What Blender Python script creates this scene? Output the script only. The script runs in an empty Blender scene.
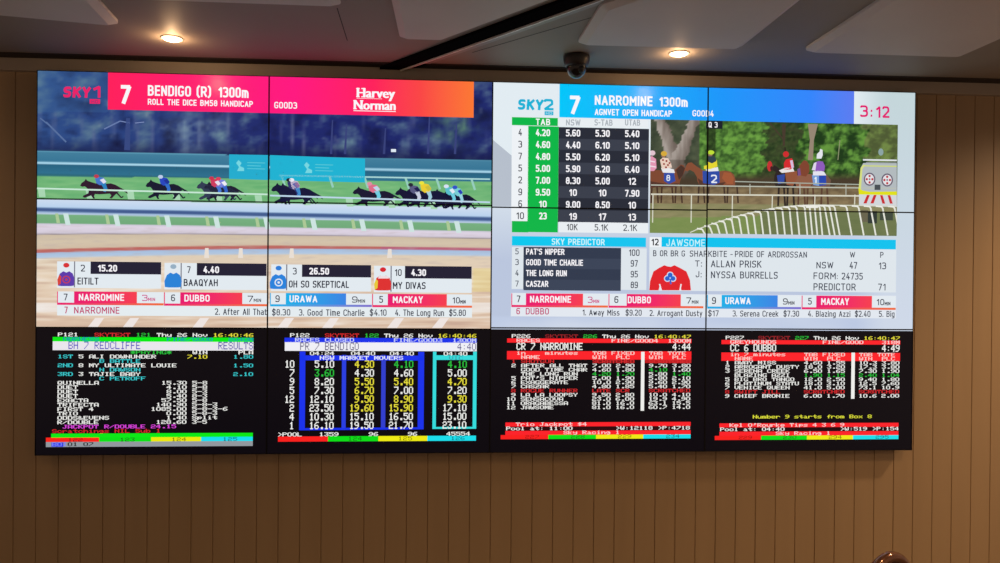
import bpy, bmesh, math, random
from mathutils import Vector, Matrix, noise
from mathutils.geometry import tessellate_polygon

# ------------------------------------------------------------------ camera
SC = bpy.context.scene
COL = SC.collection
ZC = 2.0                      # height of the video wall's centre above the floor
F = 750.0                     # focal length in pixels of a 1000 px wide frame
CAM = Vector((-0.21442567, -4.13945638, ZC - 0.059242))
YAW, PITCH, ROLL = -0.06360171, -0.00442471, -0.00865416
ROT = Matrix.Rotation(YAW, 3, 'Z') @ Matrix.Rotation(PITCH, 3, 'X') @ Matrix.Rotation(ROLL, 3, 'Y')
cd = bpy.data.cameras.new('camera')
cam = bpy.data.objects.new('camera', cd)
COL.objects.link(cam)
cd.sensor_width = 36.0
cd.lens = 36.0 * F / 1000.0
cd.clip_start = 0.05
right, fwd, up = ROT.col[0], ROT.col[1], ROT.col[2]
m = Matrix.Identity(4)
for i in range(3):
    m[i][0] = right[i]; m[i][1] = up[i]; m[i][2] = -fwd[i]; m[i][3] = CAM[i]
cam.matrix_world = m
SC.camera = cam

# ------------------------------------------------------------------ world, lights, exposure
SC.view_settings.view_transform = 'Standard'
SC.view_settings.look = 'None'
SC.view_settings.exposure = 0.0
SC.view_settings.gamma = 1.0
SC.view_settings.use_curve_mapping = False
w = bpy.data.worlds.new('world'); SC.world = w; w.use_nodes = True
w.node_tree.nodes['Background'].inputs[0].default_value = (0.9, 0.60, 0.42, 1)
w.node_tree.nodes['Background'].inputs[1].default_value = 0.30

CEIL = ZC + 1.105

def lamp(name, loc, power, color, size=0.05, angle=150, blend=1.0, aim=None):
    l = bpy.data.lights.new(name, 'SPOT'); l.energy = power; l.color = color
    l.shadow_soft_size = size; l.spot_size = math.radians(angle); l.spot_blend = blend
    o = bpy.data.objects.new(name, l); o.location = loc
    if aim is not None:
        o.rotation_euler = (Vector(aim) - Vector(loc)).to_track_quat('-Z', 'Y').to_euler()
    COL.objects.link(o)
    return o

WARM = (1.0, 0.60, 0.30)
DOWNLIGHTS = [(-1.596, -0.36), (0.938, -0.348)]
for (x, y) in DOWNLIGHTS:
    pl = bpy.data.lights.new('downlight_glow', 'POINT'); pl.energy = 1.6; pl.specular_factor = 0.0; pl.color = WARM; pl.shadow_soft_size = 0.02
    po = bpy.data.objects.new('downlight_glow', pl); po.location = (x, y, CEIL - 0.045); COL.objects.link(po)
# unseen spots added to brighten wall and room, behind and beside the camera
for (x, y, p) in [(-3.5, -0.9, 16), (-2.2, -2.6, 12), (0.2, -2.9, 40), (2.4, -2.3, 75), (3.9, -1.0, 165), (1.4, -5.2, 120), (4.2, -4.4, 260)]:
    lamp('added_fill_spot', (x, y, CEIL - 0.03), p, WARM if x < 3 else (1.0, 0.66, 0.39), 0.10, 165, 0.8)

# ------------------------------------------------------------------ helpers
def s2l(c):
    c = max(0.0, min(1.0, c / 255.0))
    return c / 12.92 if c <= 0.04045 else ((c + 0.055) / 1.055) ** 2.4

def rgb(r, g, b):
    return (s2l(r), s2l(g), s2l(b), 1.0)

def tag(o, label=None, cat=None, group=None, kind=None):
    if label: o['label'] = label
    if cat: o['category'] = cat
    if group: o['group'] = group
    if kind: o['kind'] = kind
    return o

def empty(name, loc):
    o = bpy.data.objects.new(name, None); o.location = loc; o.empty_display_size = 0.05
    COL.objects.link(o)
    return o

def link(name, bm, mat, parent=None, smooth=False):
    me = bpy.data.meshes.new(name)
    bmesh.ops.recalc_face_normals(bm, faces=bm.faces)
    bm.to_mesh(me); bm.free()
    if smooth:
        for p in me.polygons: p.use_smooth = True
    me.materials.append(mat)
    o = bpy.data.objects.new(name, me); COL.objects.link(o)
    if parent: o.parent = parent
    return o

def add_box(bm, x0, x1, y0, y1, z0, z1, bevel=0.0):
    r = bmesh.ops.create_cube(bm, size=1.0)
    vs = r['verts']
    for v in vs:
        v.co = Vector(((x0 + x1) / 2 + v.co.x * (x1 - x0), (y0 + y1) / 2 + v.co.y * (y1 - y0), (z0 + z1) / 2 + v.co.z * (z1 - z0)))
    if bevel:
        es = list({e for v in vs for e in v.link_edges})
        bmesh.ops.bevel(bm, geom=es, offset=bevel, segments=2, affect='EDGES', profile=0.5)

def add_prism(bm, pts, z0, z1, inset=0.0):
    """closed prism from a plan polygon; the lower face may be inset (chamfer)"""
    n = len(pts)
    cx = sum(p[0] for p in pts) / n; cy = sum(p[1] for p in pts) / n
    low = []
    for i in range(n):
        a = Vector(pts[i - 1]); b = Vector(pts[i]); c = Vector(pts[(i + 1) % n])
        if inset:
            d1 = (b - a).normalized(); d2 = (c - b).normalized()
            n1 = Vector((-d1.y, d1.x)); n2 = Vector((-d2.y, d2.x))
            if n1.dot(Vector((cx, cy)) - b) < 0 and n2.dot(Vector((cx, cy)) - b) < 0: n1, n2 = -n1, -n2
            mm = (n1 + n2); k = inset / max(0.3, (1 + n1.dot(n2)))
            low.append(b + mm * k)
        else:
            low.append(b)
    top = [bm.verts.new((p[0], p[1], z1)) for p in pts]
    mid = [bm.verts.new((p[0], p[1], z0 + (inset and (z1 - z0) * 0.35))) for p in pts] if inset else None
    bot = [bm.verts.new((p[0], p[1], z0)) for p in low]
    bm.faces.new(top); bm.faces.new(bot[::-1])
    rings = [top, mid, bot] if mid else [top, bot]
    for a, b in zip(rings[:-1], rings[1:]):
        for i in range(n):
            j = (i + 1) % n
            bm.faces.new((a[i], a[j], b[j], b[i]))

def round_poly(pts, r, seg=5):
    out = []
    n = len(pts)
    for i in range(n):
        a, b, c = Vector(pts[i - 1]), Vector(pts[i]), Vector(pts[(i + 1) % n])
        p = b + (a - b).normalized() * r; q = b + (c - b).normalized() * r
        for k in range(seg + 1):
            t = k / seg
            out.append(tuple((1 - t) ** 2 * p + 2 * t * (1 - t) * b + t * t * q))
    return out

def add_tube(bm, path, rad, seg=16, closed=False):
    n = len(path); P = [Vector(p) for p in path]
    rings = []
    ref = None
    for i in range(n):
        if closed: t = (P[(i + 1) % n] - P[i - 1]).normalized()
        else: t = (P[min(i + 1, n - 1)] - P[max(i - 1, 0)]).normalized()
        if ref is None:
            ref = Vector((0, 0, 1)) if abs(t.z) < 0.9 else Vector((1, 0, 0))
        u = (ref - t * ref.dot(t)).normalized(); ref = u
        v = t.cross(u)
        rr = rad[i] if isinstance(rad, (list, tuple)) else rad
        rings.append([bm.verts.new(P[i] + (u * math.cos(2 * math.pi * k / seg) + v * math.sin(2 * math.pi * k / seg)) * rr) for k in range(seg)])
    for i in range(n if closed else n - 1):
        a, b = rings[i], rings[(i + 1) % n]
        for k in range(seg):
            bm.faces.new((a[k], a[(k + 1) % seg], b[(k + 1) % seg], b[k]))
    if not closed:
        bm.faces.new(rings[0][::-1]); bm.faces.new(rings[-1])

def add_lathe(bm, prof, cx, cy, seg=40):
    rings = []
    for (r, z) in prof:
        if r < 1e-6: rings.append([bm.verts.new((cx, cy, z))])
        else: rings.append([bm.verts.new((cx + r * math.cos(2 * math.pi * k / seg), cy + r * math.sin(2 * math.pi * k / seg), z)) for k in range(seg)])
    for a, b in zip(rings[:-1], rings[1:]):
        for k in range(seg):
            j = (k + 1) % seg
            if len(a) == 1 and len(b) == 1: continue
            if len(a) == 1: bm.faces.new((a[0], b[k], b[j]))
            elif len(b) == 1: bm.faces.new((a[k], b[0], a[j]))
            else: bm.faces.new((a[k], b[k], b[j], a[j]))

# ------------------------------------------------------------------ materials
def mat(name, color, rough=0.5, metal=0.0, spec=0.5, noise_amt=0.0, noise_scale=(4, 4, 4), bump=0.0, emit=None, strength=0.0, coat=0.0):
    M = bpy.data.materials.new(name); M.use_nodes = True
    nt = M.node_tree; b = nt.nodes['Principled BSDF']
    b.inputs['Base Color'].default_value = (*color, 1)
    b.inputs['Roughness'].default_value = rough
    b.inputs['Metallic'].default_value = metal
    b.inputs['Specular IOR Level'].default_value = spec
    b.inputs['Coat Weight'].default_value = coat
    if emit:
        b.inputs['Emission Color'].default_value = (*emit, 1); b.inputs['Emission Strength'].default_value = strength
    if noise_amt or bump:
        tc = nt.nodes.new('ShaderNodeTexCoord'); mp = nt.nodes.new('ShaderNodeMapping'); nz = nt.nodes.new('ShaderNodeTexNoise')
        mp.inputs['Scale'].default_value = noise_scale
        nz.inputs['Scale'].default_value = 1.0; nz.inputs['Detail'].default_value = 6.0
        nt.links.new(tc.outputs['Object'], mp.inputs['Vector']); nt.links.new(mp.outputs['Vector'], nz.inputs['Vector'])
        if noise_amt:
            rp = nt.nodes.new('ShaderNodeValToRGB')
            rp.color_ramp.elements[0].position = 0.3; rp.color_ramp.elements[1].position = 0.7
            rp.color_ramp.elements[0].color = (*[c * (1 - noise_amt) for c in color], 1)
            rp.color_ramp.elements[1].color = (*[min(1, c * (1 + noise_amt)) for c in color], 1)
            nt.links.new(nz.outputs['Fac'], rp.inputs['Fac']); nt.links.new(rp.outputs['Color'], b.inputs['Base Color'])
        if bump:
            bp = nt.nodes.new('ShaderNodeBump'); bp.inputs['Strength'].default_value = bump; bp.inputs['Distance'].default_value = 0.002
            nt.links.new(nz.outputs['Fac'], bp.inputs['Height']); nt.links.new(bp.outputs['Normal'], b.inputs['Normal'])
    return M

M_WALL = mat('laminate_board', (0.45, 0.32, 0.185), 0.42, noise_amt=0.04, noise_scale=(10, 10, 0.6))
M_FASCIA = mat('painted_fascia', (0.44, 0.385, 0.32), 0.6, noise_amt=0.05)
M_CEIL = mat('ceiling_paint', (0.31, 0.27, 0.225), 0.6, spec=0.25, noise_amt=0.04, noise_scale=(2, 2, 2))
M_CPANEL = mat('acoustic_panel', (0.66, 0.60, 0.56), 0.6, noise_amt=0.03, noise_scale=(3, 3, 3))
M_FLOOR = mat('floor_carpet', (0.10, 0.07, 0.05), 0.9, noise_amt=0.3, noise_scale=(30, 30, 30))
M_MATTBLACK = mat('matt_black', (0.006, 0.006, 0.007), 1.0, spec=0.0)
M_COVER = mat('cover_strip', (0.36, 0.33, 0.30), 0.5)
M_BLACK = mat('black_metal', (0.010, 0.010, 0.011), 0.45)
M_BEZEL = mat('black_bezel', (0.004, 0.004, 0.005), 0.5, spec=0.3)
M_STEEL = mat('brushed_steel', (0.5, 0.5, 0.5), 0.35, 1.0, noise_amt=0.1, noise_scale=(60, 2, 2))
M_ALU = mat('aluminium_trim', (0.85, 0.83, 0.80), 0.5, 0.2)
M_SEAM_SHADE = mat('dark_joint_and_shade', (0.03, 0.022, 0.018), 0.8)
M_TRIM = mat('cream_ring', (0.75, 0.68, 0.58), 0.4)
M_LENS = mat('lamp_glass', (1, 0.9, 0.7), 0.4, emit=(1.0, 0.72, 0.36), strength=9.0)
M_DOME = mat('dome_housing', (0.022, 0.017, 0.015), 0.45)
M_DOMEGLASS = mat('dark_dome_glass', (0.008, 0.008, 0.010), 0.22, coat=0.2)
M_BRONZE = mat('bronze_varnish', (0.20, 0.085, 0.045), 0.16, 0.55, noise_amt=0.2, noise_scale=(12, 12, 12), coat=0.6)
M_SEAT = mat('seat_vinyl', (0.045, 0.02, 0.015), 0.5, bump=0.3, noise_scale=(50, 50, 50))

def screen_material():
    M = bpy.data.materials.new('lit_screen'); M.use_nodes = True
    nt = M.node_tree; b = nt.nodes['Principled BSDF']
    b.inputs['Base Color'].default_value = (0.004, 0.004, 0.005, 1)
    b.inputs['Roughness'].default_value = 0.28
    b.inputs['Specular IOR Level'].default_value = 0.25
    at = nt.nodes.new('ShaderNodeAttribute'); at.attribute_name = 'picture'
    nt.links.new(at.outputs['Color'], b.inputs['Emission Color'])
    b.inputs['Emission Strength'].default_value = 1.0
    return M
M_SCREEN = screen_material()

# ------------------------------------------------------------------ room
def grooved_wall():
    bm = bmesh.new()
    pitch, off, gw, gd, yw = 0.1180745, -2.58619227, 0.0030, 0.006, 0.09
    x = off - 22 * pitch
    prof = [(x - 0.05, yw)]
    for i in range(86):
        gx = off + (i - 22) * pitch
        prof += [(gx - gw, yw), (gx, yw + gd), (gx + gw, yw)]
    prof.append((prof[-1][0] + 0.05, yw))
    ytop = 0.20
    z0, z1 = 0.0, CEIL
    f0 = [bm.verts.new((p[0], p[1], z0)) for p in prof]; f1 = [bm.verts.new((p[0], p[1], z1)) for p in prof]
    for i in range(len(prof) - 1):
        bm.faces.new((f0[i], f0[i + 1], f1[i + 1], f1[i]))
    b = [bm.verts.new((prof[0][0], ytop, z0)), bm.verts.new((prof[-1][0], ytop, z0)), bm.verts.new((prof[-1][0], ytop, z1)), bm.verts.new((prof[0][0], ytop, z1))]
    bm.faces.new(b)
    bm.faces.new([f0[0], b[0], b[3], f1[0]]); bm.faces.new([f0[-1], f1[-1], b[2], b[1]])
    return bm
tag(link('wall_back', grooved_wall(), M_WALL), kind='structure')
bm = bmesh.new(); add_box(bm, -5.2, 5.1, -8, 0.2, -0.06, 0.0); tag(link('floor', bm, M_FLOOR), kind='structure')
bm = bmesh.new(); add_box(bm, -5.2, 5.1, -8, 0.2, CEIL, CEIL + 0.06); tag(link('ceiling', bm, M_CEIL), kind='structure')
bm = bmesh.new(); add_box(bm, -5.2, 5.1, 0.052, 0.0895, ZC + 1.036, CEIL, 0.002); tag(link('trim_1', bm, M_FASCIA), kind='structure')
bm = bmesh.new(); add_box(bm, -5.2, 5.1, -0.04, 0.0515, CEIL - 0.003, CEIL + 0.001); tag(link('painted_shade_strip', bm, M_SEAM_SHADE), kind='structure')  # dark strip stands in for the contact shade between ceiling and fascia
# thin shadow joints in the ceiling lining
def joint(name, a, b, wd=0.004):
    bm = bmesh.new()
    A, B = Vector(a), Vector(b); d = (B - A).normalized(); n = Vector((-d.y, d.x)) * wd / 2
    add_prism(bm, [tuple(A - n), tuple(B - n), tuple(B + n), tuple(A + n)], CEIL - 0.0008, CEIL + 0.001)
    tag(link(name, bm, M_SEAM_SHADE), kind='structure')
joint('trim_2', (-0.722, -0.846), (-0.740, -0.40))
joint('trim_3', (-0.12, -0.26), (0.75, -1.22))

# ------------------------------------------------------------------ ceiling things
def inset_poly(pts, d):
    n = len(pts)
    area = sum(pts[k - 1][0] * pts[k][1] - pts[k][0] * pts[k - 1][1] for k in range(n))
    sg = 1 if area > 0 else -1
    out = []
    for k in range(n):
        a, b, c = Vector(pts[k - 1]), Vector(pts[k]), Vector(pts[(k + 1) % n])
        d1, d2 = (b - a).normalized(), (c - b).normalized()
        n1, n2 = Vector((-d1.y, d1.x)) * sg, Vector((-d2.y, d2.x)) * sg
        out.append(tuple(b + (n1 + n2) * (d / (1 + n1.dot(n2)))))
    return out
def cpanel(pts, label, z0=CEIL - 0.032, r=0.04, inset=0.034):
    """hung panel with rounded corners and a sloping edge all round"""
    bm = bmesh.new()
    outer = round_poly(pts, r); inner = round_poly(inset_poly(pts, inset), r * 0.5)
    rings = []
    for ring, z in ((outer, CEIL - 0.0005), (outer, CEIL - 0.014), (inner, z0)):
        rings.append([bm.verts.new((p[0], p[1], z)) for p in ring])
    n = len(outer)
    for p, q in zip(rings[:-1], rings[1:]):
        for k in range(n): bm.faces.new((p[k], p[(k + 1) % n], q[(k + 1) % n], q[k]))
    bm.faces.new(rings[0]); bm.faces.new(rings[-1][::-1])
    o = link('ceiling_panel', bm, M_CPANEL)
    tag(o, label, 'ceiling panel', 'hung ceiling panels')
cpanel([(-3.0, -0.86), (-1.75, -0.58), (-1.665, -1.2), (-1.60, -1.9), (-3.0, -1.9)], 'pale ceiling panel at the far left, ending in a pointed corner beside a downlight')
cpanel([(-1.557, -0.93), (-0.69, -0.92), (-0.69, -2.0), (-1.557, -2.0)], 'grey ceiling panel showing only its front edge, behind the left downlight')
# the third panel is cut off along the black ceiling channel
cpanel([(-0.475, -0.515), (-0.262, -0.515), (0.62, -1.62), (-0.475, -1.62)], 'grey ceiling panel cut diagonally by the black channel', r=0.025)
cpanel([(0.385, -0.50), (1.197, -0.505), (1.197, -1.7), (0.95, -1.7), (0.40, -1.02)], 'wide pale ceiling panel directly above the right downlight')
cpanel([(1.53, -0.485), (2.352, -0.48), (2.345, -1.9), (1.52, -1.9)], 'pale ceiling panel at the far right above the clock reading 3:12')

# diagonal black channel with its steel edge
def strip_along(a, b, off0, off1, z0, z1):
    bm = bmesh.new(); A, B = Vector(a), Vector(b); d = (B - A).normalized(); n = Vector((-d.y, d.x))
    if n.x < 0: n = -n
    # mitred to the wall at the front end
    t0 = 0.0
    def ends(off):
        p = A + n * off
        p = p + d * ((0.045 - p.y) / d.y)
        return p
    p, q = ends(off0), ends(off1)
    add_prism(bm, [tuple(p), tuple(q), tuple(B + n * off1), tuple(B + n * off0)], z0, z1)
    return bm
A = (-0.52, -0.088); B = (0.187 + 0.707 * 1.2, -0.99 - 0.902 * 1.2)
root = empty('ceiling_channel', (-0.2, -0.5, CEIL))
tag(root, 'long black channel with a steel edge running diagonally across the ceiling', 'ceiling channel')
def child(o):
    o.parent = root; o.matrix_parent_inverse = Matrix.Translation(-root.location)
    return o
child(link('channel_body', strip_along(A, B, 0.0, 0.088, CEIL - 0.016, CEIL - 0.0005), M_MATTBLACK))
o = child(link('edge_rail', strip_along(A, B, 0.089, 0.096, CEIL - 0.024, CEIL - 0.0005), M_ALU)); tag(o, 'thin bright steel rail')
child(link('inner_lip', strip_along(A, B, 0.101, 0.113, CEIL - 0.006, CEIL - 0.0005), M_MATTBLACK))
o = child(link('flat_cover_strip', strip_along(A, B, 0.1135, 0.165, CEIL - 0.003, CEIL - 0.0005), M_COVER)); tag(o, 'flat grey cover strip')

# downlights
for i, (x, y) in enumerate(DOWNLIGHTS):
    r = empty('downlight', (x, y, CEIL))
    tag(r, ['round warm ceiling downlight above the pink race banner on the left', 'round warm ceiling downlight above the blue race banner on the right'][i], 'light', 'downlights over the screens')
    bm = bmesh.new(); add_lathe(bm, [(0.044, -0.002), (0.045, -0.005), (0.049, -0.005), (0.053, -0.002), (0.053, -0.0005), (0.044, -0.0005), (0.044, -0.002)], 0, 0)
    link('trim_ring', bm, M_TRIM, r, True)
    bm = bmesh.new(); add_lathe(bm, [(0.0, -0.016), (0.022, -0.0145), (0.036, -0.010), (0.0435, -0.004), (0.0, -0.003)], 0, 0)
    link('lamp_lens', bm, M_LENS, r, True)

# dome camera
dx, dy = 0.423, -0.255
r = empty('dome_camera', (dx, dy, CEIL)); tag(r, 'small dark dome security camera hanging from the ceiling', 'security camera')
bm = bmesh.new(); add_lathe(bm, [(0.0, -0.001), (0.066, -0.001), (0.069, -0.006), (0.068, -0.028), (0.062, -0.050), (0.057, -0.058), (0.050, -0.060), (0, -0.060)], 0, 0)
link('housing', bm, M_DOME, r, True)
bm = bmesh.new(); add_lathe(bm, [(0.053 * math.cos(t), -0.059 - 0.060 * math.sin(t)) for t in [k * math.pi / 2 / 10 for k in range(11)]], 0, 0)
g = link('dome_cover', bm, M_DOMEGLASS, r, True)
bm = bmesh.new(); bmesh.ops.create_uvsphere(bm, u_segments=20, v_segments=12, radius=0.021)
for v in bm.verts: v.co += Vector((0.018, -0.036, -0.080))
o = link('camera_lens', bm, M_BLACK, r, True)

# ------------------------------------------------------------------ chair whose curved back just shows at the bottom right
def make_chair():
    cx, cy = 1.57, -1.20
    ang = math.radians(24)
    r = empty('chair', (cx, cy, 0)); r.rotation_euler = (0, 0, ang)
    tag(r, 'chair with a glossy bronze curved back hoop, its top just showing at the bottom right', 'chair')
    top = ZC - 0.059 - 1.099
    R = 0.124; tr = 0.023
    def hoop(R, rad, topz, y):
        bm = bmesh.new(); path = []
        path += [(-R - 0.055, y - 0.03 + 0.05, 0.46)]
        path += [(-R - 0.03, y + 0.01, topz - R - 0.15)]
        for k in range(0, 25):
            t = math.pi - math.pi * k / 24
            path.append((R * math.cos(t) * 1.0, y, topz - tr - R + R * math.sin(t)))
        path += [(R + 0.03, y + 0.01, topz - R - 0.15), (R + 0.055, y - 0.03 + 0.05, 0.46)]
        add_tube(bm, path, rad, 18)
        return bm
    bm = bmesh.new()
    rim = [(( R - 0.012) * math.cos(math.pi * k / 16), (R - 0.012) * math.sin(math.pi * k / 16)) for k in range(17)] + [(-R - 0.02, -0.20), (R + 0.02, -0.20)]
    fr = [bm.verts.new((px_, -0.006, top - tr - R + pz_)) for k, (px_, pz_) in enumerate(rim)]
    bk = [bm.verts.new((px_, 0.014, top - tr - R + pz_)) for (px_, pz_) in rim]
    bm.faces.new(fr); bm.faces.new(bk[::-1])
    for k in range(len(rim)): bm.faces.new((fr[k], fr[(k + 1) % len(rim)], bk[(k + 1) % len(rim)], bk[k]))
    link('back_pad', bm, M_SEAT, r)
    link('back_hoop', hoop(R, tr, top, 0.0), M_BRONZE, r, True)
    o = link('inner_hoop', hoop(R - 0.045, 0.007, top - 0.038, -0.012), M_BRONZE, r, True)
    bm = bmesh.new(); add_lathe(bm, [(0.0, 0.50), (0.16, 0.50), (0.19, 0.49), (0.195, 0.475), (0.19, 0.455), (0, 0.455)], 0, -0.17)
    link('seat', bm, M_SEAT, r, True)
    for (sx, sy) in ((-1, -1), (1, -1), (-1, 1), (1, 1)):
        bm = bmesh.new(); add_tube(bm, [(sx * 0.12, -0.17 + sy * 0.12, 0.46), (sx * 0.17, -0.17 + sy * 0.18, 0.0)], [0.017, 0.012], 14)
        link('leg', bm, M_BRONZE, r, True)
    return r
make_chair()

# ================================================================== screen pictures
PW, PH = 1.213, 0.684
def W(px, py):
    """the point (x, z) of the screens' plane that the photograph shows at this pixel"""
    d = ROT @ Vector(((px - 500) / F, 1.0, -(py - 281.5) / F))
    p = CAM + d * ((0 - CAM.y) / d.y)
    return (p.x, p.z)
def PX(x, z):
    q = ROT.transposed() @ (Vector((x, 0, z)) - CAM)
    return (500 + F * q.x / q.y, 281.5 - F * q.z / q.y)

BZ = 0.0036
PANELS = []
for j in range(3):
    for i in range(4):
        x0 = (i - 2) * PW + BZ; x1 = (i - 1) * PW - BZ; z1 = ZC + (1.5 - j) * PH - BZ; z0 = ZC + (0.5 - j) * PH + BZ
        if i > 1:      # the right-hand displays sit a few millimetres off the left-hand ones
            if j == 0: z0 -= (0.009 if i == 2 else 0.005)
            if j == 1: z1 -= (0.009 if i == 2 else 0.005); z0 += 0.008
            if j == 2: z1 += 0.008
        PANELS.append(dict(i=i, j=j, r=(x0, z0, x1, z1), V=[], Fc=[], C=[]))

def clip(poly, r):
    x0, z0, x1, z1 = r
    for ax, val, sgn in ((0, x0, 1), (0, x1, -1), (1, z0, 1), (1, z1, -1)):
        if all((p[ax] - val) * sgn >= 0 for p in poly): continue
        out = []
        for k in range(len(poly)):
            a, b = poly[k - 1], poly[k]
            ia = (a[ax] - val) * sgn >= 0; ib = (b[ax] - val) * sgn >= 0
            if ia != ib:
                t = (val - a[ax]) / (b[ax] - a[ax])
                out.append(tuple(a[q] + (b[q] - a[q]) * t for q in range(len(a))))
            if ib: out.append(b)
        poly = out
        if len(poly) < 3: return None
    return poly

WINDOW = None  # optional picture window
ROWS = None   # limit drawing to some panel rows
def emit_poly(poly, layer, color=None):
    """poly: (x, z) or (x, z, r, g, b) tuples, convex; color linear"""
    if WINDOW:
        poly = clip(list(poly), WINDOW)
        if not poly: return
    xs = [p[0] for p in poly]; zs = [p[1] for p in poly]
    a0, a1, b0, b1 = min(xs), max(xs), min(zs), max(zs)
    for P in PANELS:
        if ROWS is not None and P['j'] not in ROWS: continue
        r = P['r']
        if a1 < r[0] or a0 > r[2] or b1 < r[1] or b0 > r[3]: continue
        q = clip(poly, r)
        if not q: continue
        n = len(P['V'])
        y = 0.0016 - layer * 0.00012
        P['V'] += [(p[0], y, p[1]) for p in q]
        P['Fc'].append(tuple(range(n, n + len(q))))
        P['C'] += [color[:3] if color else p[2:5] for p in q]

def wrect(x0, z0, x1, z1, c, layer):
    emit_poly([(x0, z0), (x1, z0), (x1, z1), (x0, z1)], layer, rgb(*c))
def rect(ax, ay, bx, by, c, layer):
    """level rectangle on the screens from the pixels of its top-left and bottom-right corners"""
    a, b = W(ax, ay), W(bx, by)
    wrect(a[0], b[1], b[0], a[1], c, layer)
def grad(ax, ay, bx, by, stops, layer):
    a, b = W(ax, ay), W(bx, by)
    for (t0, c0), (t1, c1) in zip(stops[:-1], stops[1:]):
        X0 = a[0] + (b[0] - a[0]) * t0; X1 = a[0] + (b[0] - a[0]) * t1
        l0 = rgb(*c0)[:3]; l1 = rgb(*c1)[:3]
        emit_poly([(X0, b[1], *l0), (X1, b[1], *l1), (X1, a[1], *l1), (X0, a[1], *l0)], layer)
def poly(pts, c, layer, px=True):
    q = [W(*p) for p in pts] if px else pts
    vs = [Vector((p[0], p[1], 0)) for p in q]
    col = rgb(*c)
    for t in tessellate_polygon([vs]):
        emit_poly([q[k] for k in t], layer, col)
def line(x0, y0, x1, y1, wpx, c, layer, w1=None):
    dx, dy = x1 - x0, y1 - y0; L = math.hypot(dx, dy) or 1; nx, ny = -dy / L, dx / L
    a = wpx / 2; b = (w1 if w1 is not None else wpx) / 2
    poly([(x0 - nx * a, y0 - ny * a), (x1 - nx * b, y1 - ny * b), (x1 + nx * b, y1 + ny * b), (x0 + nx * a, y0 + ny * a)], c, layer)
def ell(cx, cy, rx, ry, c, layer, n=14):
    poly([(cx + rx * math.cos(2 * math.pi * k / n), cy + ry * math.sin(2 * math.pi * k / n)) for k in range(n)], c, layer)

_tc = bpy.data.curves.new('lettering', 'FONT'); _tc.resolution_u = 2
_to = bpy.data.objects.new('lettering', _tc); COL.objects.link(_to)
def serif_text(s, x0, x1, base, cap, c, layer, bold=0.0, shear=0.0):
    _tc.body = s; _tc.offset = 0.0; _tc.shear = shear
    bpy.context.view_layer.update()
    ev = _to.evaluated_get(bpy.context.evaluated_depsgraph_get()); me = ev.to_mesh(); me.calc_loop_triangles()
    vs = [(v.co.x, v.co.y) for v in me.vertices]
    tris = [tuple(t.vertices) for t in me.loop_triangles]
    ev.to_mesh_clear()
    if not vs: return
    mx0 = min(v[0] for v in vs); mx1 = max(v[0] for v in vs)
    a = W(x0, base); b = W(x1, base); t = W(x0, base - cap)
    H = t[1] - a[1]; sx = (b[0] - a[0]) / max(1e-6, mx1 - mx0); sz = H / 0.69
    col = rgb(*c)
    for dd in (-bold, 0, bold):
        q = [(a[0] + (v[0] - mx0 + dd) * sx, a[1] + v[1] * sz) for v in vs]
        for k in tris: emit_poly([q[k[0]], q[k[1]], q[k[2]]], layer, col)

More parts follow.
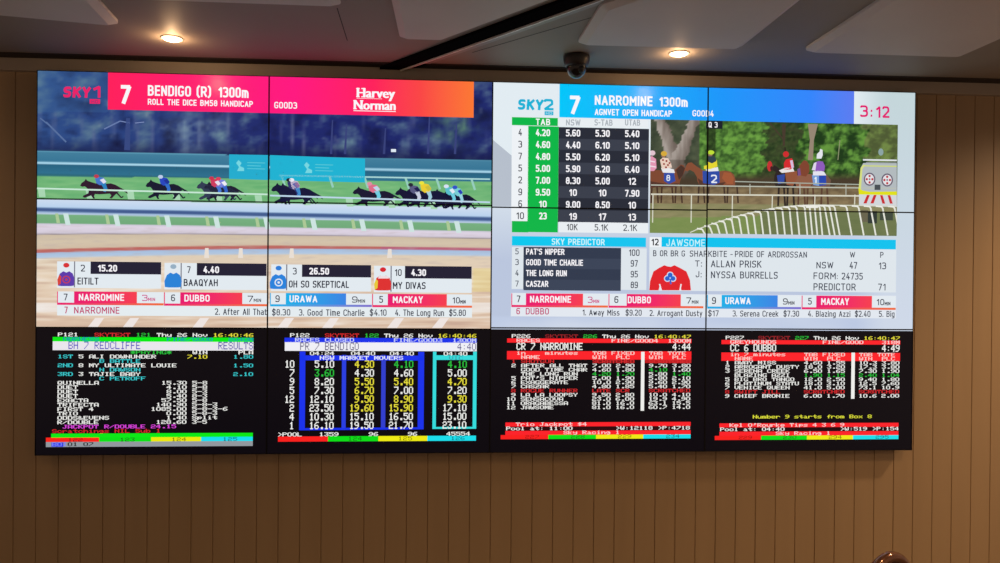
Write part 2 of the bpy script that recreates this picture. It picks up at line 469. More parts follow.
# narrow grotesque lettering drawn as strokes: "x,y" points, * marks a rounded corner, | separates strokes
_G = """A .5 0,0 .25,1 .5,0|.09,.3 .41,.3
B .46 0,0 0,1 .42,1* .42,.53* 0,.53|0,0 .46,0* .46,.53* 0,.53
C .46 .46,.76 .46,1* 0,1* 0,0* .46,0* .46,.24
D .46 0,0 0,1 .46,1* .46,0* 0,0
E .38 .38,1 0,1 0,0 .38,0|0,.52 .35,.52
F .38 .38,1 0,1 0,0|0,.5 .35,.5
G .47 .46,.8 .46,1* 0,1* 0,0* .47,0* .47,.44 .27,.44
H .46 0,0 0,1|.46,0 .46,1|0,.52 .46,.52
I 0 0,0 0,1
J .34 .34,1 .34,0* 0,0* 0,.25
K .46 0,0 0,1|.46,1 0,.42|.15,.6 .48,0
L .36 0,1 0,0 .36,0
M .58 0,0 0,1 .29,.35 .58,1 .58,0
N .46 0,0 0,1 .46,0 .46,1
O .46 0,.5 0,1* .46,1* .46,0* 0,0* 0,.5
P .46 0,0 0,1 .46,1* .46,.45* 0,.45
Q .46 0,.5 0,1* .46,1* .46,0* 0,0* 0,.5|.28,.22 .5,-.04
R .46 0,0 0,1 .46,1* .46,.45* 0,.45|.24,.45 .48,0
S .45 .44,.82 .44,1* 0,1* 0,.52* .45,.52* .45,0* 0,0* 0,.18
T .46 0,1 .46,1|.23,1 .23,0
U .46 0,1 0,0* .46,0* .46,1
V .48 0,1 .24,0 .48,1
W .7 0,1 .17,0 .35,.9 .53,0 .7,1
X .46 0,1 .46,0|.46,1 0,0
Y .48 0,1 .24,.45 .48,1|.24,.45 .24,0
Z .44 0,1 .44,1 0,0 .44,0
0 .43 0,.5 0,1* .43,1* .43,0* 0,0* 0,.5
1 .2 0,.78 .2,1 .2,0
2 .43 0,.8 0,1* .42,1* .42,.58 0,0 .44,0
3 .43 0,.86 0,1* .42,1* .42,.53* .14,.53|.14,.53 .44,.53* .44,0* 0,0* 0,.14
4 .46 .28,1 0,.25 .46,.25|.34,.52 .34,0
5 .43 .4,1 .03,1 .03,.58 .43,.58* .43,0* 0,0* 0,.16
6 .43 .42,.86 .42,1* 0,1* 0,0* .43,0* .43,.58* 0,.58
7 .42 0,1 .42,1 .15,0
8 .43 .22,.54 .02,.54* .02,1* .41,1* .41,.54* .22,.54|.22,.54 0,.54* 0,0* .43,0* .43,.54* .22,.54
9 .43 0,.14 0,0* .43,0* .43,1* 0,1* 0,.42* .43,.42
. 0 0,.0 0,.06
: 0 0,.0 0,.06|0,.6 0,.66
- .2 0,.45 .2,.45
' 0 0,1 0,.78
( .16 .16,1.1 0,.92* 0,.08* .16,-.1
) .16 0,1.1 .16,.92* .16,.08* 0,-.1
$ .45 .44,.75 .44,1* 0,1* 0,.52* .45,.52* .45,0* 0,0* 0,.25|.22,1.14 .22,-.14
a .38 .03,.7 .38,.7* .38,0|.38,.4 0,.4* 0,0* .38,0
d .38 .38,.7 0,.7* 0,0* .38,0|.38,1 .38,0
e .38 .36,0 0,0* 0,.7* .38,.7* .38,.36 0,.36
f .24 .24,1 .08,1* .08,0|0,.68 .24,.68
g .38 .38,.7 0,.7* 0,.02* .38,.02|.38,.7 .38,-.26* .02,-.26
h .38 0,1 0,0|0,.7 .38,.7* .38,0
i 0 0,0 0,.68|0,.92 0,1
k .36 0,0 0,1|.36,.7 0,.3|.12,.42 .38,0
l 0 0,1 0,0
m .6 0,0 0,.7 .6,.7* .6,0|.3,.7 .3,0
n .38 0,0 0,.7 .38,.7* .38,0
o .38 0,.35 0,.7* .38,.7* .38,0* 0,0* 0,.35
r .24 0,0 0,.7 .24,.7
s .37 .36,.7 0,.7* 0,.36* .37,.36* .37,0* 0,0
t .24 .08,.95 .08,0* .24,0|0,.68 .24,.68
u .38 0,.7 0,0* .38,0|.38,.7 .38,0
w .56 0,.7 .14,0 .28,.62 .42,0 .56,.7
y .38 0,.7 .19,0|.38,.7 .1,-.27
z .34 0,.7 .34,.7 0,0 .36,0"""
GLYPH = {}
for ln in _G.split('\n'):
    ch, wd, rest = ln[0], ln[2:].split(' ', 1)[0], ln[2:].split(' ', 1)[1]
    st = []
    for p_ in rest.split('|'):
        st.append([(float(q.strip('*').split(',')[0]), float(q.strip('*').split(',')[1]), q.endswith('*')) for q in p_.split()])
    GLYPH[ch] = (float(wd), st)

def stroke(P_, th, col, layer, butt=(False, False)):
    """one pen stroke of constant thickness through metric points (x, z, rounded)"""
    pts = []
    for k, (x, z, r) in enumerate(P_):
        if r and 0 < k < len(P_) - 1:
            a = Vector(P_[k - 1][:2]); b = Vector((x, z)); c = Vector(P_[k + 1][:2])
            la, lc = (a - b).length, (c - b).length
            d = min(la * .5, lc * .5, th * 2.2)
            p = b + (a - b).normalized() * d; q = b + (c - b).normalized() * d
            for t in (0, .3, .7, 1): pts.append((1 - t) ** 2 * p + 2 * t * (1 - t) * b + t * t * q)
        else: pts.append(Vector((x, z)))
    pts = [p for k, p in enumerate(pts) if k == 0 or (p - pts[k - 1]).length > 1e-6]
    n = len(pts); h = th / 2
    if n < 2: return
    closed = (pts[0] - pts[-1]).length < 1e-6
    D = [(pts[k + 1] - pts[k]).normalized() for k in range(n - 1)]
    def side(k, j):
        """left offset of segment k at its vertex j (0 start, 1 end)"""
        n0 = Vector((-D[k].y, D[k].x))
        q = k + (1 if j else -1)
        if closed: q %= n - 1
        if q < 0 or q >= n - 1:
            if butt[1 if j else 0]: return n0 * h, D[k] * 0
            return n0 * h, D[k] * (h if j else -h)
        n1 = Vector((-D[q].y, D[q].x)); dt = n0.dot(n1)
        if dt < 0.05 - 0.3: return n0 * h, D[k] * (h * 0.4 if j else -h * 0.4)
        return (n0 + n1) * (h / (1 + dt)), Vector((0, 0))
    for k in range(n - 1):
        s0, e0 = side(k, 0); s1, e1 = side(k, 1)
        emit_poly([tuple(pts[k] + s0 + e0), tuple(pts[k + 1] + s1 + e1), tuple(pts[k + 1] - s1 + e1), tuple(pts[k] - s0 + e0)], layer, col)

def text(s, x0, x1, base, cap, c, layer, bold=0.0, shear=0.0):
    """lettering between pixel columns x0 and x1, baseline at pixel row base (at x0), capitals cap pixels tall"""
    wt = 0.135 + min(bold, 0.02) * 3.2 + max(0, bold - 0.02) * 1.5
    a = W(x0, base); b = W(x1, base); t = W(x0, base - cap)
    H = t[1] - a[1]; th = wt * H; gap = 0.16 + wt * 0.9
    tot = 0.0
    for k, ch in enumerate(s):
        tot += 0.20 if ch == ' ' else GLYPH[ch][0]
        if k < len(s) - 1: tot += gap
    sx = (b[0] - a[0] - th) / max(tot, 0.01) if tot > 0.01 else 1
    u = 0.0; col = rgb(*c); Hc = H - th
    if tot <= 0.01: a = ((a[0] + b[0] - th) / 2, a[1])
    for ch in s:
        if ch == ' ': u += 0.20 + gap; continue
        wd, sts = GLYPH[ch]
        for st in sts:
            stroke([(a[0] + th / 2 + (u + p[0]) * sx + shear * p[1] * Hc * .6, a[1] + th / 2 + p[1] * Hc, p[2]) for p in st], th, col, layer,
                   (ch in 'SCG235690$sa' and .1 < st[0][1] < .95, ch in 'SCG235690$' and .1 < st[-1][1] < .95))
        u += wd + gap

def field(rw, fn, nx, nz, layer=0):
    """picture made of a fine grid; fn(px, py) gives the sRGB colour; rw = wall rectangle"""
    x0, z0, x1, z1 = rw
    for P in PANELS:
        r = P['r']; a0, a1 = max(x0, r[0]), min(x1, r[2]); b0, b1 = max(z0, r[1]), min(z1, r[3])
        if a1 <= a0 or b1 <= b0: continue
        cx = max(2, int(nx * (a1 - a0))); cz = max(2, int(nz * (b1 - b0)))
        n = len(P['V']); y = 0.0016 - layer * 0.00012; cc = []
        for v in range(cz + 1):
            for u in range(cx + 1):
                X = a0 + (a1 - a0) * u / cx; Z = b0 + (b1 - b0) * v / cz
                P['V'].append((X, y, Z)); cc.append(rgb(*fn(*PX(X, Z)))[:3])
        for v in range(cz):
            for u in range(cx):
                ids = (v * (cx + 1) + u, v * (cx + 1) + u + 1, (v + 1) * (cx + 1) + u + 1, (v + 1) * (cx + 1) + u)
                P['Fc'].append(tuple(n + k for k in ids)); P['C'] += [cc[k] for k in ids]

def fbm(x, y, s=0.0, o=3):
    v = 0; a = 1; t = 0
    for k in range(o):
        v += a * noise.noise(Vector((x, y, s + 7.3 * k))); t += a; a *= 0.55; x *= 2; y *= 2
    return v / t
def mix(a, b, t):
    t = max(0.0, min(1.0, t)); return tuple(a[k] + (b[k] - a[k]) * t for k in range(3))
def band(y, stops):
    """stops: (y, colour) ascending, hard-ish edges given by the list itself"""
    if y <= stops[0][0]: return stops[0][1]
    for (y0, c0), (y1, c1) in zip(stops[:-1], stops[1:]):
        if y <= y1: return mix(c0, c1, (y - y0) / max(1e-6, y1 - y0))
    return stops[-1][1]

# ---- dark base of every panel
for P in PANELS:
    r = P['r']
    if P['j'] == 2: wrect(*r, (8, 6, 13), -1)
    else: wrect(*r, (4, 4, 8), -1)

# ------------------------------------------------------------------ left programme: galloping race
TRACK = [(0, (205, 220, 240)), (8, (185, 210, 238)), (8.6, (120, 150, 190)), (9.6, (62, 88, 140)), (12.0, (70, 96, 145)), (12.8, (150, 180, 215)), (14.6, (190, 205, 228)),
         (15.4, (118, 175, 128)), (23.8, (112, 168, 122)), (24.8, (205, 200, 215)), (27, (222, 212, 228)), (33, (214, 205, 220)), (34.6, (196, 188, 202)), (35.4, (140, 130, 140)), (36.2, (205, 188, 165)),
         (44, (212, 196, 172)), (50, (208, 188, 165)), (50.8, (188, 105, 98)), (53.4, (188, 100, 95)), (54.2, (165, 190, 222)), (58.5, (178, 200, 226)), (60, (222, 205, 182)), (75, (228, 208, 184)), (132, (218, 190, 166))]
def race(px, py):
    t = (px - 40) / 450.0
    ytree = 151 + 9 * t; yfence = 176 + 6 * t; yg = 199 + 9.5 * t
    if py < ytree:
        n = fbm(px / 26, py / 19, 1.0, 4); m2 = fbm(px / 9, py / 12, 5.0, 3)
        base = mix((46, 78, 136), (32, 44, 108), min(1, t * 2.2))
        if px > 269: base = (30, 40, 106)
        c = mix(base, (105, 135, 150), max(0, n - 0.03) * 2.0)
        c = mix(c, (14, 18, 50), max(0, -n - 0.05) * 1.6)
        c = mix(c, (150, 160, 165), max(0, m2 - 0.28) * 1.2)
        tr = fbm(px / 7.0, py / 70, 9.0, 2)
        if py > 104: c = mix(c, (104, 112, 150), max(0, tr - 0.14) * 1.8 * min(1, (py - 104) / 20))
        if py > ytree - 14: c = mix(c, (20, 24, 62), 0.6 * (py - ytree + 14) / 14)
        g_ = math.exp(-((px - 188) / 17) ** 2 - ((py - 132) / 20) ** 2) + 0.5 * math.exp(-((px - 215) / 14) ** 2 - ((py - 122) / 12) ** 2)
        c = mix(c, (122, 146, 166), g_ * (0.55 + m2 * 1.4))
        g_ = math.exp(-((px - 452) / 22) ** 2 - ((py - 128) / 16) ** 2); c = mix(c, (84, 122, 110), g_ * (0.5 + m2 * 1.5))
        if py < 112 and px < 108: c = mix(c, (60, 100, 150), 0.35)
        return c
    if py < yfence:
        u = py - ytree
        return band(u, [(0, (96, 160, 186)), (1.2, (66, 126, 156)), (9, (56, 118, 150)), (10.2, (56, 118, 150)), (11, (170, 215, 235)), (12.4, (165, 210, 232)), (13.2, (38, 98, 128)), (22, (46, 112, 142)), (23.4, (40, 100, 120)), (25, (60, 130, 120))])
    if py < yg - 0.5:
        n = fbm(px / 22, py / 3.5, 3.0, 3)
        return mix((98, 172, 112), (128, 190, 128), 0.5 + n)
    u = (py - yg)
    tilt = 11.5 * (1 - (1 - t) ** 2) * max(0.0, min(1.0, (u - 20) / 22.0))
    c = band(u + tilt, TRACK)
    if px > 380 and 50 < u + tilt < 54: c = mix(c, (180, 90, 140), 0.5)
    if u > 60:
        n = fbm(px / 60, py / 4.0, 2.0, 3)
        c = mix(c, (245, 238, 230), max(0, n) * 1.7); c = mix(c, (185, 150, 135), max(0, -n - 0.05) * 1.4)
        if px > 473 and 292 > py > 262: c = mix(c, (226, 205, 120), 0.45)
        if 303 < py < 312: c = mix(c, (240, 235, 232), 0.7)
    elif u > 25:
        c = mix(c, (185, 170, 168), max(0, fbm(px / 20, py / 2.5, 8.0, 3)) * 0.8)
    return c
ROWS = None
L0 = (-2 * PW, ZC - 0.5 * PH, 0, ZC + 1.5 * PH)
field(L0, race, 66, 185, 0)

line(127, 150, 128, 118, 6, (54, 72, 128), 1, 4); line(104, 129, 120, 121, 1.3, (104, 124, 172), 1); line(120, 121, 130, 123, 1.0, (116, 134, 184), 1); line(135, 123, 144, 122, 0.8, (130, 146, 190), 1)
line(46, 122, 66, 142, 1.6, (88, 112, 158), 1); line(40, 118, 50, 126, 1.2, (88, 112, 158), 1)
for x, h in ((331, 34), (345, 30), (384, 26), (428, 38), (455, 30)): line(x, 154, x + 1.5, 154 - h, 2.4, (56, 66, 122), 1, 1.2)
# teal advertising boards on the fence
poly([(229, 154.3), (268.5, 155), (268.5, 180), (229, 178.8)], (34, 172, 206), 1)
poly([(270, 155), (365, 158.5), (365, 182.5), (270, 180)], (30, 178, 210), 1)
for (bx, by) in ((236, 160), (304, 162)):
    poly([(bx, by + 3), (bx + 2.5, by), (bx + 5.5, by + 3), (bx + 3.8, by + 6), (bx + 8, by + 8), (bx + 8, by + 11), (bx + 1, by + 11), (bx + 3, by + 7)], (120, 215, 225), 2)
    for k in range(3): line(bx + 11, by + 2.5 + 3 * k, bx + 29 - 4 * (k % 2), by + 3 + 3 * k, 0.8, (90, 200, 215), 2)
poly([(391, 149), (396, 149), (396, 152), (391, 152)], (225, 235, 245), 1)
line(38, 149.5, 60, 150, 0.1, (60, 110, 130), 1)
# far rail on the right
line(279, 175.4, 490, 179.2, 1.5, (168, 214, 214), 1)
for x in (283, 331, 366, 407, 438, 473):
    yy = 175.5 + (x - 279) * 0.018
    line(x - 1.5, yy, x + 2.0, yy + 11, 2.2, (150, 205, 190), 1)

HORSE = [(0, .34), (.03, .41), (.09, .46), (.12, .52), (.15, .47), (.24, .43), (.32, .40), (.5, .385), (.64, .40), (.74, .36), (.82, .30), (.97, .20), (1, .12), (.92, .18), (.83, .24), (.80, .17), (.74, .11), (.70, .06), (.66, .0), (.61, .01), (.65, .08), (.62, .13), (.52, .12), (.40, .11), (.31, .12), (.29, .06), (.31, .0), (.27, .0), (.23, .08), (.10, .02), (.05, .04), (.07, .08), (.17, .14), (.18, .20), (.14, .28), (.10, .32), (.04, .31)]
def gallop(x, yfoot, sx, sy, coat, cap, silk, leg, silk2=None, L=3):
    def T(p): return (x + p[0] * sx, yfoot - p[1] * sy)
    poly([T(p) for p in HORSE], coat, L)
    line(*T((.75, .17)), *T((.86, .02)), 1.4, coat, L); line(*T((.86, .02)), *T((.90, .06)), 1.2, coat, L)
    line(*T((.30, .17)), *T((.16, .09)), 1.6, coat, L)
    def J(p): return (x + (p[0] + 0.07) * sx, yfoot - (p[1] - 0.03) * sy)
    poly([J(p) for p in [(.24, .56), (.33, .60), (.42, .58), (.48, .48), (.44, .40), (.34, .38), (.27, .43)]], silk, L + 1)
    if silk2: poly([J(p) for p in [(.34, .52), (.42, .56), (.48, .47), (.42, .42)]], silk2, L + 2)
    poly([J(p) for p in [(.36, .42), (.46, .44), (.50, .28), (.46, .20), (.41, .22), (.42, .30)]], leg, L + 1)
    ex, ey = J((.27, .615)); ell(ex, ey, 2.6, 1.9, cap, L + 2, 10)
DK = (22, 20, 42)
gallop(80, 198.5, 48, 38, (48, 26, 46), (190, 60, 80), (70, 120, 200), (40, 130, 190), (225, 225, 240))
gallop(145.5, 199, 44, 38, (24, 26, 48), (190, 205, 235), (40, 70, 190), (50, 110, 200), (30, 50, 150))
gallop(196.5, 200.5, 44, 38, (50, 60, 84), (205, 50, 80), (205, 60, 95), (70, 120, 210), (230, 225, 240))
gallop(204, 200.5, 42, 37, (30, 28, 50), (225, 60, 90), (120, 130, 220), (50, 100, 200), (240, 238, 245))
gallop(271, 204.5, 52, 42, (22, 24, 56), (28, 30, 40), (50, 50, 110), (40, 50, 120), (90, 100, 170))
gallop(278, 204.5, 40, 42, (28, 26, 60), (235, 235, 245), (205, 190, 215), (70, 150, 215), (160, 110, 150))
gallop(352.5, 206, 50, 38, (26, 24, 50), (225, 140, 165), (220, 110, 140), (110, 205, 225), (190, 215, 235))
gallop(395, 207, 46, 38, (22, 22, 52), (40, 40, 55), (90, 90, 130), (200, 205, 225), (30, 30, 80))
gallop(406, 207.5, 46, 42, (26, 24, 56), (235, 230, 60), (235, 205, 50), (160, 205, 220), (205, 190, 60))
gallop(432, 208.5, 42, 38, (24, 24, 56), (215, 225, 245), (90, 190, 205), (110, 205, 225), (225, 235, 245))
gallop(442, 209.5, 38, 38, (20, 20, 50), (50, 80, 200), (120, 205, 215), (150, 210, 225), (40, 60, 180))
# nearer rail passing in front of the horses
line(37, 188.3, 268, 194.4, 1.6, (200, 232, 214), 6)
line(270, 195.5, 490, 202.3, 1.6, (190, 215, 235), 6)
for x in (41, 89, 130, 176, 218, 258, 306, 349, 391, 433):
    yy = 188.4 + (x - 37) * 0.031
    poly([(x - 3.5, yy), (x + 3.5, yy), (x + 4.5, yy + 8.5), (x - 2, yy + 8.5)], (168, 214, 178), 2)
for k, x in enumerate((66, 116, 167, 216, 266, 313, 362, 410, 457)):
    yy = 210.5 + (x - 40) * 0.020
    poly([(x - 3, yy + 2.4), (x + 2, yy + 2.4), (x + 4.5, yy + 14), (x - 0.5, yy + 14)], (205, 228, 225), 2)
    if k < 9: poly([(x - 11, yy + 2.4), (x - 8, yy + 2.4), (x - 6, yy + 12), (x - 9.5, yy + 12)], (172, 200, 150), 2)
for x in (205, 239, 290, 388):
    poly([(x, 247 + x * 0.005), (x + 3.5, 247 + x * 0.005), (x + 4, 258), (x - 1, 258)], (232, 222, 212), 2)
for x in (95, 130, 200, 285, 330, 395, 440):
    poly([(x, 318), (x + 9, 318), (x + 2, 328), (x - 8, 328)], (238, 228, 224), 1)

# title banner
grad(108, 66, 473.6, 117.6, [(0, (255, 32, 92)), (0.3, (255, 26, 116)), (0.5, (255, 24, 128)), (0.72, (255, 34, 92)), (0.85, (250, 70, 70)), (1, (252, 120, 52))], 2)
PK = (232, 36, 104); WH = (248, 246, 250)
text('SKY', 63, 90, 97.2, 10.8, PK, 3, 0.055, 0.12); text('1', 93.2, 100.3, 97.6, 12.0, PK, 3, 0.03)
rect(89.5, 98.9, 100, 103.8, PK, 3); text('HD', 91.5, 98, 102.9, 2.8, (90, 60, 120), 4)
text('7', 119.5, 130, 103.6, 18.8, WH, 3, 0.02, 0.12)
text('BENDIGO (R)', 147.7, 211, 95.6, 10.6, WH, 3, 0.012); text('1300m', 218.4, 248.5, 97.2, 10.4, WH, 3, 0.012)
text('ROLL THE DICE BM58 HANDICAP', 147.7, 252.8, 104.6, 6, WH, 3, 0.012)
text('GOOD3', 274.2, 297, 108.2, 6.5, WH, 3, 0.008)
serif_text('Harvey', 357.2, 394.6, 97.2, 9.6, WH, 3, 0.045); serif_text('Norman', 354.2, 395.2, 109.2, 9.4, WH, 3, 0.045)
rect(356.6, 98.0, 382, 99.0, WH, 3); rect(353.5, 110.2, 395.8, 111.9, WH, 3)
for x, y, h in ((357.9, 87.9, 9.1), (363.0, 88.0, 9.1), (355.0, 100.1, 8.9), (361.6, 100.2, 8.9)):      # slab serifs of H and N
    rect(x - 1.7, y, x + 1.7, y + 1.1, WH, 4); rect(x - 1.7, y + h - 0.9, x + 1.7, y + h + 0.2, WH, 4)

CARD = (226, 234, 240); INK = (30, 34, 52); DARK = (34, 32, 52)
# runner cards
def jockey(cx, y, cap, body, ring=None, trim=None):
    ell(cx, y + 3.6, 3.1, 2.4, cap, 4)
    poly([(cx - 8.5, y + 24), (cx - 9, y + 18), (cx - 6.5, y + 12), (cx - 3, y + 9.6), (cx, y + 11), (cx + 3, y + 9.6), (cx + 6.5, y + 12), (cx + 8.5, y + 18), (cx + 7.5, y + 24), (cx + 5, y + 24.5), (cx - 5, y + 24.5)], body, 4)
    if ring:
        ell(cx, y + 18, 4.2, 4.0, ring, 5); ell(cx, y + 18, 3.0, 2.8, body, 6); ell(cx, y + 18, 1.3, 1.2, ring, 7)
    if trim: poly([(cx - 8.5, y + 24), (cx - 9, y + 18), (cx - 7, y + 13), (cx - 5, y + 15), (cx - 5.5, y + 22)], trim, 5)
cards = [(57, 74, 90.5, 161, 261.3, '2', (80.6, 84.8), '15.20', (98, 117), 'EITILT', (77.3, 98.4)),
         (164.4, 180.6, 196.8, 266.4, 262.8, '7', (187, 190.6), '4.40', (203.2, 219), 'BAAQYAH', (183.6, 217.7)),
         (271.2, 286.2, 302, 371, 264.3, '3', (292.8, 296.6), '26.50', (309.2, 329), 'OH SO SKEPTICAL', (288.8, 348.9)),
         (374, 390.6, 405, 471.6, 265.7, '10', (394.9, 401.6), '4.30', (411.2, 426), 'MY DIVAS', (392.8, 425.6))]
for (a, b, c_, d, y, n, nx, pr, px_, nm, nmx) in cards:
    dl = (d - a) * 0.013
    rect(a, y, d, y + 26 + dl, CARD, 2)
    rect(b, y + 0.1, b + 0.9, y + 26, (110, 110, 125), 4)
    rect(c_, y + 0.2, d, y + 12.4 + dl * 0.6, DARK, 3)
    text(n, *nx, y + 10.2, 6.8, INK, 4, 0.0)
    text(pr, *px_, y + 10.2, 6.8, WH, 4, 0.02)
    text(nm, *nmx, y + 23.2, 7.0, INK, 4, 0.005)
jockey(66.2, 261.6, (215, 50, 55), (92, 60, 170), (190, 60, 90), (215, 70, 60))
jockey(173.3, 263, (150, 175, 195), (40, 130, 215))
jockey(278.6, 264.5, (45, 125, 215), (40, 130, 220), (225, 235, 245))
jockey(383, 266, (215, 40, 50), (222, 50, 50), None, (232, 200, 60))
poly([(379, 276), (388, 276), (389, 278.5), (378, 278.5)], (240, 220, 225), 5)

PINK1, PINK2, OR = (232, 26, 110), (246, 62, 78), (240, 110, 62)
def racetag(x0, x1, x2, x3, y, n, nx, town, tx, mins, mx, blue=False, L=3, mc=INK, h=11.2):
    rect(x0, y, x3, y + h + (x3 - x0) * 0.012, CARD, L)
    if blue: grad(x1, y, x2, y + h + (x2 - x0) * 0.012, [(0, (24, 176, 232)), (1, (58, 132, 228))], L + 1)
    else: grad(x1, y, x2, y + h + (x2 - x0) * 0.012, [(0, PINK1), (0.5, (240, 40, 104)), (1, PINK2)], L + 1)
    if blue: grad(x0, y + h, x3, y + h + 1.6 + (x3 - x0) * 0.012, [(0, (24, 176, 232)), (1, (128, 110, 205))], L + 1)
    else: grad(x0, y + h, x3, y + h + 1.6 + (x3 - x0) * 0.012, [(0, PINK1), (1, OR)], L + 1)
    rect(x0, y, x0 + 0.8, y + h, PINK1 if not blue else (24, 176, 232), L + 1)
    text(n, *nx, y + 9.0, 6.8, INK, L + 2); text(town, *tx, y + 9.2, 6.9, WH, L + 2, 0.012)
    k = len(mins)
    wd = (mx[1] - mx[0]); wn = wd * (0.42 if k == 1 else 0.55)
    text(mins, mx[0], mx[0] + wn, y + 9.6, 6.2, mc, L + 2); text('MIN', mx[0] + wn + 0.5, mx[1], y + 9.8, 3.6, mc, L + 2, 0.01)
racetag(57, 74, 136.8, 163.6, 291.4, '7', (63.5, 67.5), 'NARROMINE', (78.7, 124), '3', (142, 155), mc=(205, 60, 130))
racetag(164, 180.2, 242.2, 267.6, 292.3, '6', (171, 175), 'DUBBO', (184.3, 209.6), '7', (247.5, 261))
racetag(270, 285.8, 346, 371.8, 293.0, '9', (275.3, 279.6), 'URAWA', (289.4, 317.2), '9', (352, 365), blue=True)
racetag(372.2, 387.8, 446.8, 472, 293.8, '5', (379.2, 383), 'MACKAY', (392.8, 422.8), '10', (452.6, 465.7))
rect(57, 304.6, 472, 317.6, (228, 236, 240), 2)
RD = (190, 34, 96)
text('7', 64.3, 67.6, 313.4, 6.8, RD, 3); text('NARROMINE', 74, 119.3, 313.5, 6.8, RD, 3)
G2 = (52, 56, 70)
text('2. After All That', 214.8, 266.6, 314.8, 6.4, G2, 3); text('$8.30', 272, 290.2, 315.4, 6.4, G2, 3)
text('3. Good Time Charlie', 298.9, 364.4, 315.6, 6.4, G2, 3); text('$4.10', 369.7, 386.5, 315.7, 6.4, G2, 3)
text('4. The Long Run', 395, 444, 315.8, 6.4, G2, 3); text('$5.80', 449.2, 465.8, 315.9, 6.4, G2, 3)

# ------------------------------------------------------------------ right programme
R0 = (0, ZC - 0.5 * PH, 2 * PW, ZC + 1.5 * PH)
def plain(px, py):
    c = mix((226, 236, 242), (186, 198, 222), (py - 170) / 90)
    if py > 316: c = mix((184, 198, 226), (204, 214, 232), fbm(px / 60, py / 20, 4, 2) + 0.5)
    if px > 855: c = mix(c, mix((196, 214, 218), (206, 216, 232), (py - 90) / 220), (px - 855) / 30)
    return c
field(R0, plain, 30, 60, 0)
grad(559.7, 80, 854, 123.8, [(0, (0, 198, 250)), (0.3, (20, 170, 250)), (0.55, (28, 150, 250)), (0.85, (52, 134, 252)), (1, (92, 124, 240))], 2)
CY = (28, 178, 214)
poly([(492, 139), (511.6, 155.5), (511.6, 206), (492, 206)], (182, 191, 204), 1)
text('SKY', 517.8, 543, 109.6, 10.6, CY, 3, 0.055, 0.12); text('2', 543.8, 553.4, 110.2, 11.4, CY, 3, 0.03)
rect(544.6, 111.2, 553.4, 115.3, CY, 3); text('HD', 546, 552, 114.5, 2.6, (200, 230, 240), 4)
text('7', 568.8, 579.4, 113.8, 18.4, WH, 3, 0.02, 0.12)
text('NARROMINE', 594.8, 652.5, 104.8, 9.9, WH, 3, 0.015); text('1300m', 659.5, 687.8, 106.3, 9.5, WH, 3, 0.015)
text('AGNVET OPEN HANDICAP', 594.8, 672, 115.0, 6.4, WH, 3, 0.012); text('GOOD4', 692.5, 713.8, 116.2, 6.2, WH, 3, 0.01)
text('3', 860.2, 868, 116.8, 11.6, (226, 28, 112), 3, 0.01); text(':', 870.5, 872.6, 116.6, 9.6, (226, 28, 112), 3, 0.01); text('12', 876.2, 889.4, 117.6, 11.6, (226, 28, 112), 3, 0.01)

# odds table
GR = (10, 182, 72)
rect(512, 117, 557.8, 126, GR, 2); rect(528.2, 125.9, 557.8, 232.4, GR, 2); rect(512, 221, 528.2, 232.4, GR, 2)
rect(512, 126, 528, 221, (238, 242, 246), 2)
rect(558.8, 118, 648.3, 128, (232, 238, 242), 2)
text('TAB', 535.8, 550.2, 124.9, 6.4, WH, 3, 0.012)
for s, a, b in (('NSW', 566, 580.5), ('S-TAB', 594.5, 612.6), ('UTAB', 625, 640.2)): text(s, a, b, 125.4, 6.2, (172, 180, 188), 3, 0.01)
rows = [('4', '4.20', '5.60', '5.30', '5.40'), ('3', '4.60', '4.40', '6.10', '5.10'), ('7', '4.80', '5.50', '6.20', '5.10'), ('5', '5.00', '5.90', '6.20', '6.40'),
        ('2', '7.00', '8.30', '5.00', '12'), ('9', '9.50', '10', '10', '7.90'), ('6', '10', '9.00', '8.50', '10'), ('10', '23', '19', '17', '13')]
rect(558.8, 127.0, 648.2, 223.2, (40, 44, 56), 2)
for k, rw in enumerate(rows):
    yc = 132.4 + 11.92 * k
    if k % 2: rect(558.8, yc - 5.95, 648.2, yc + 7.15, (58, 63, 76), 3)
    for s, xc in zip(rw, (520.2, 542.9, 573.1, 602.6, 632.2)):
        wd = {1: 3.7, 2: 7.6, 4: 14.4}[len(s)]
        yy = yc + 3.5 + (xc - 542) * 0.012
        text(s, xc - wd / 2, xc + wd / 2, yy, 6.9, (48, 52, 62) if xc < 530 else WH, 4, 0.0 if xc < 530 else 0.015)
rect(558.8, 221.6, 648.2, 233.4, (234, 239, 243), 2)
for s, a, b in (('10K', 566.8, 577.5), ('5.1K', 594.6, 608), ('2.1K', 623.2, 637)): text(s, a, b, 230.2 + (a - 566) * 0.012, 6.4, (60, 64, 72), 3)

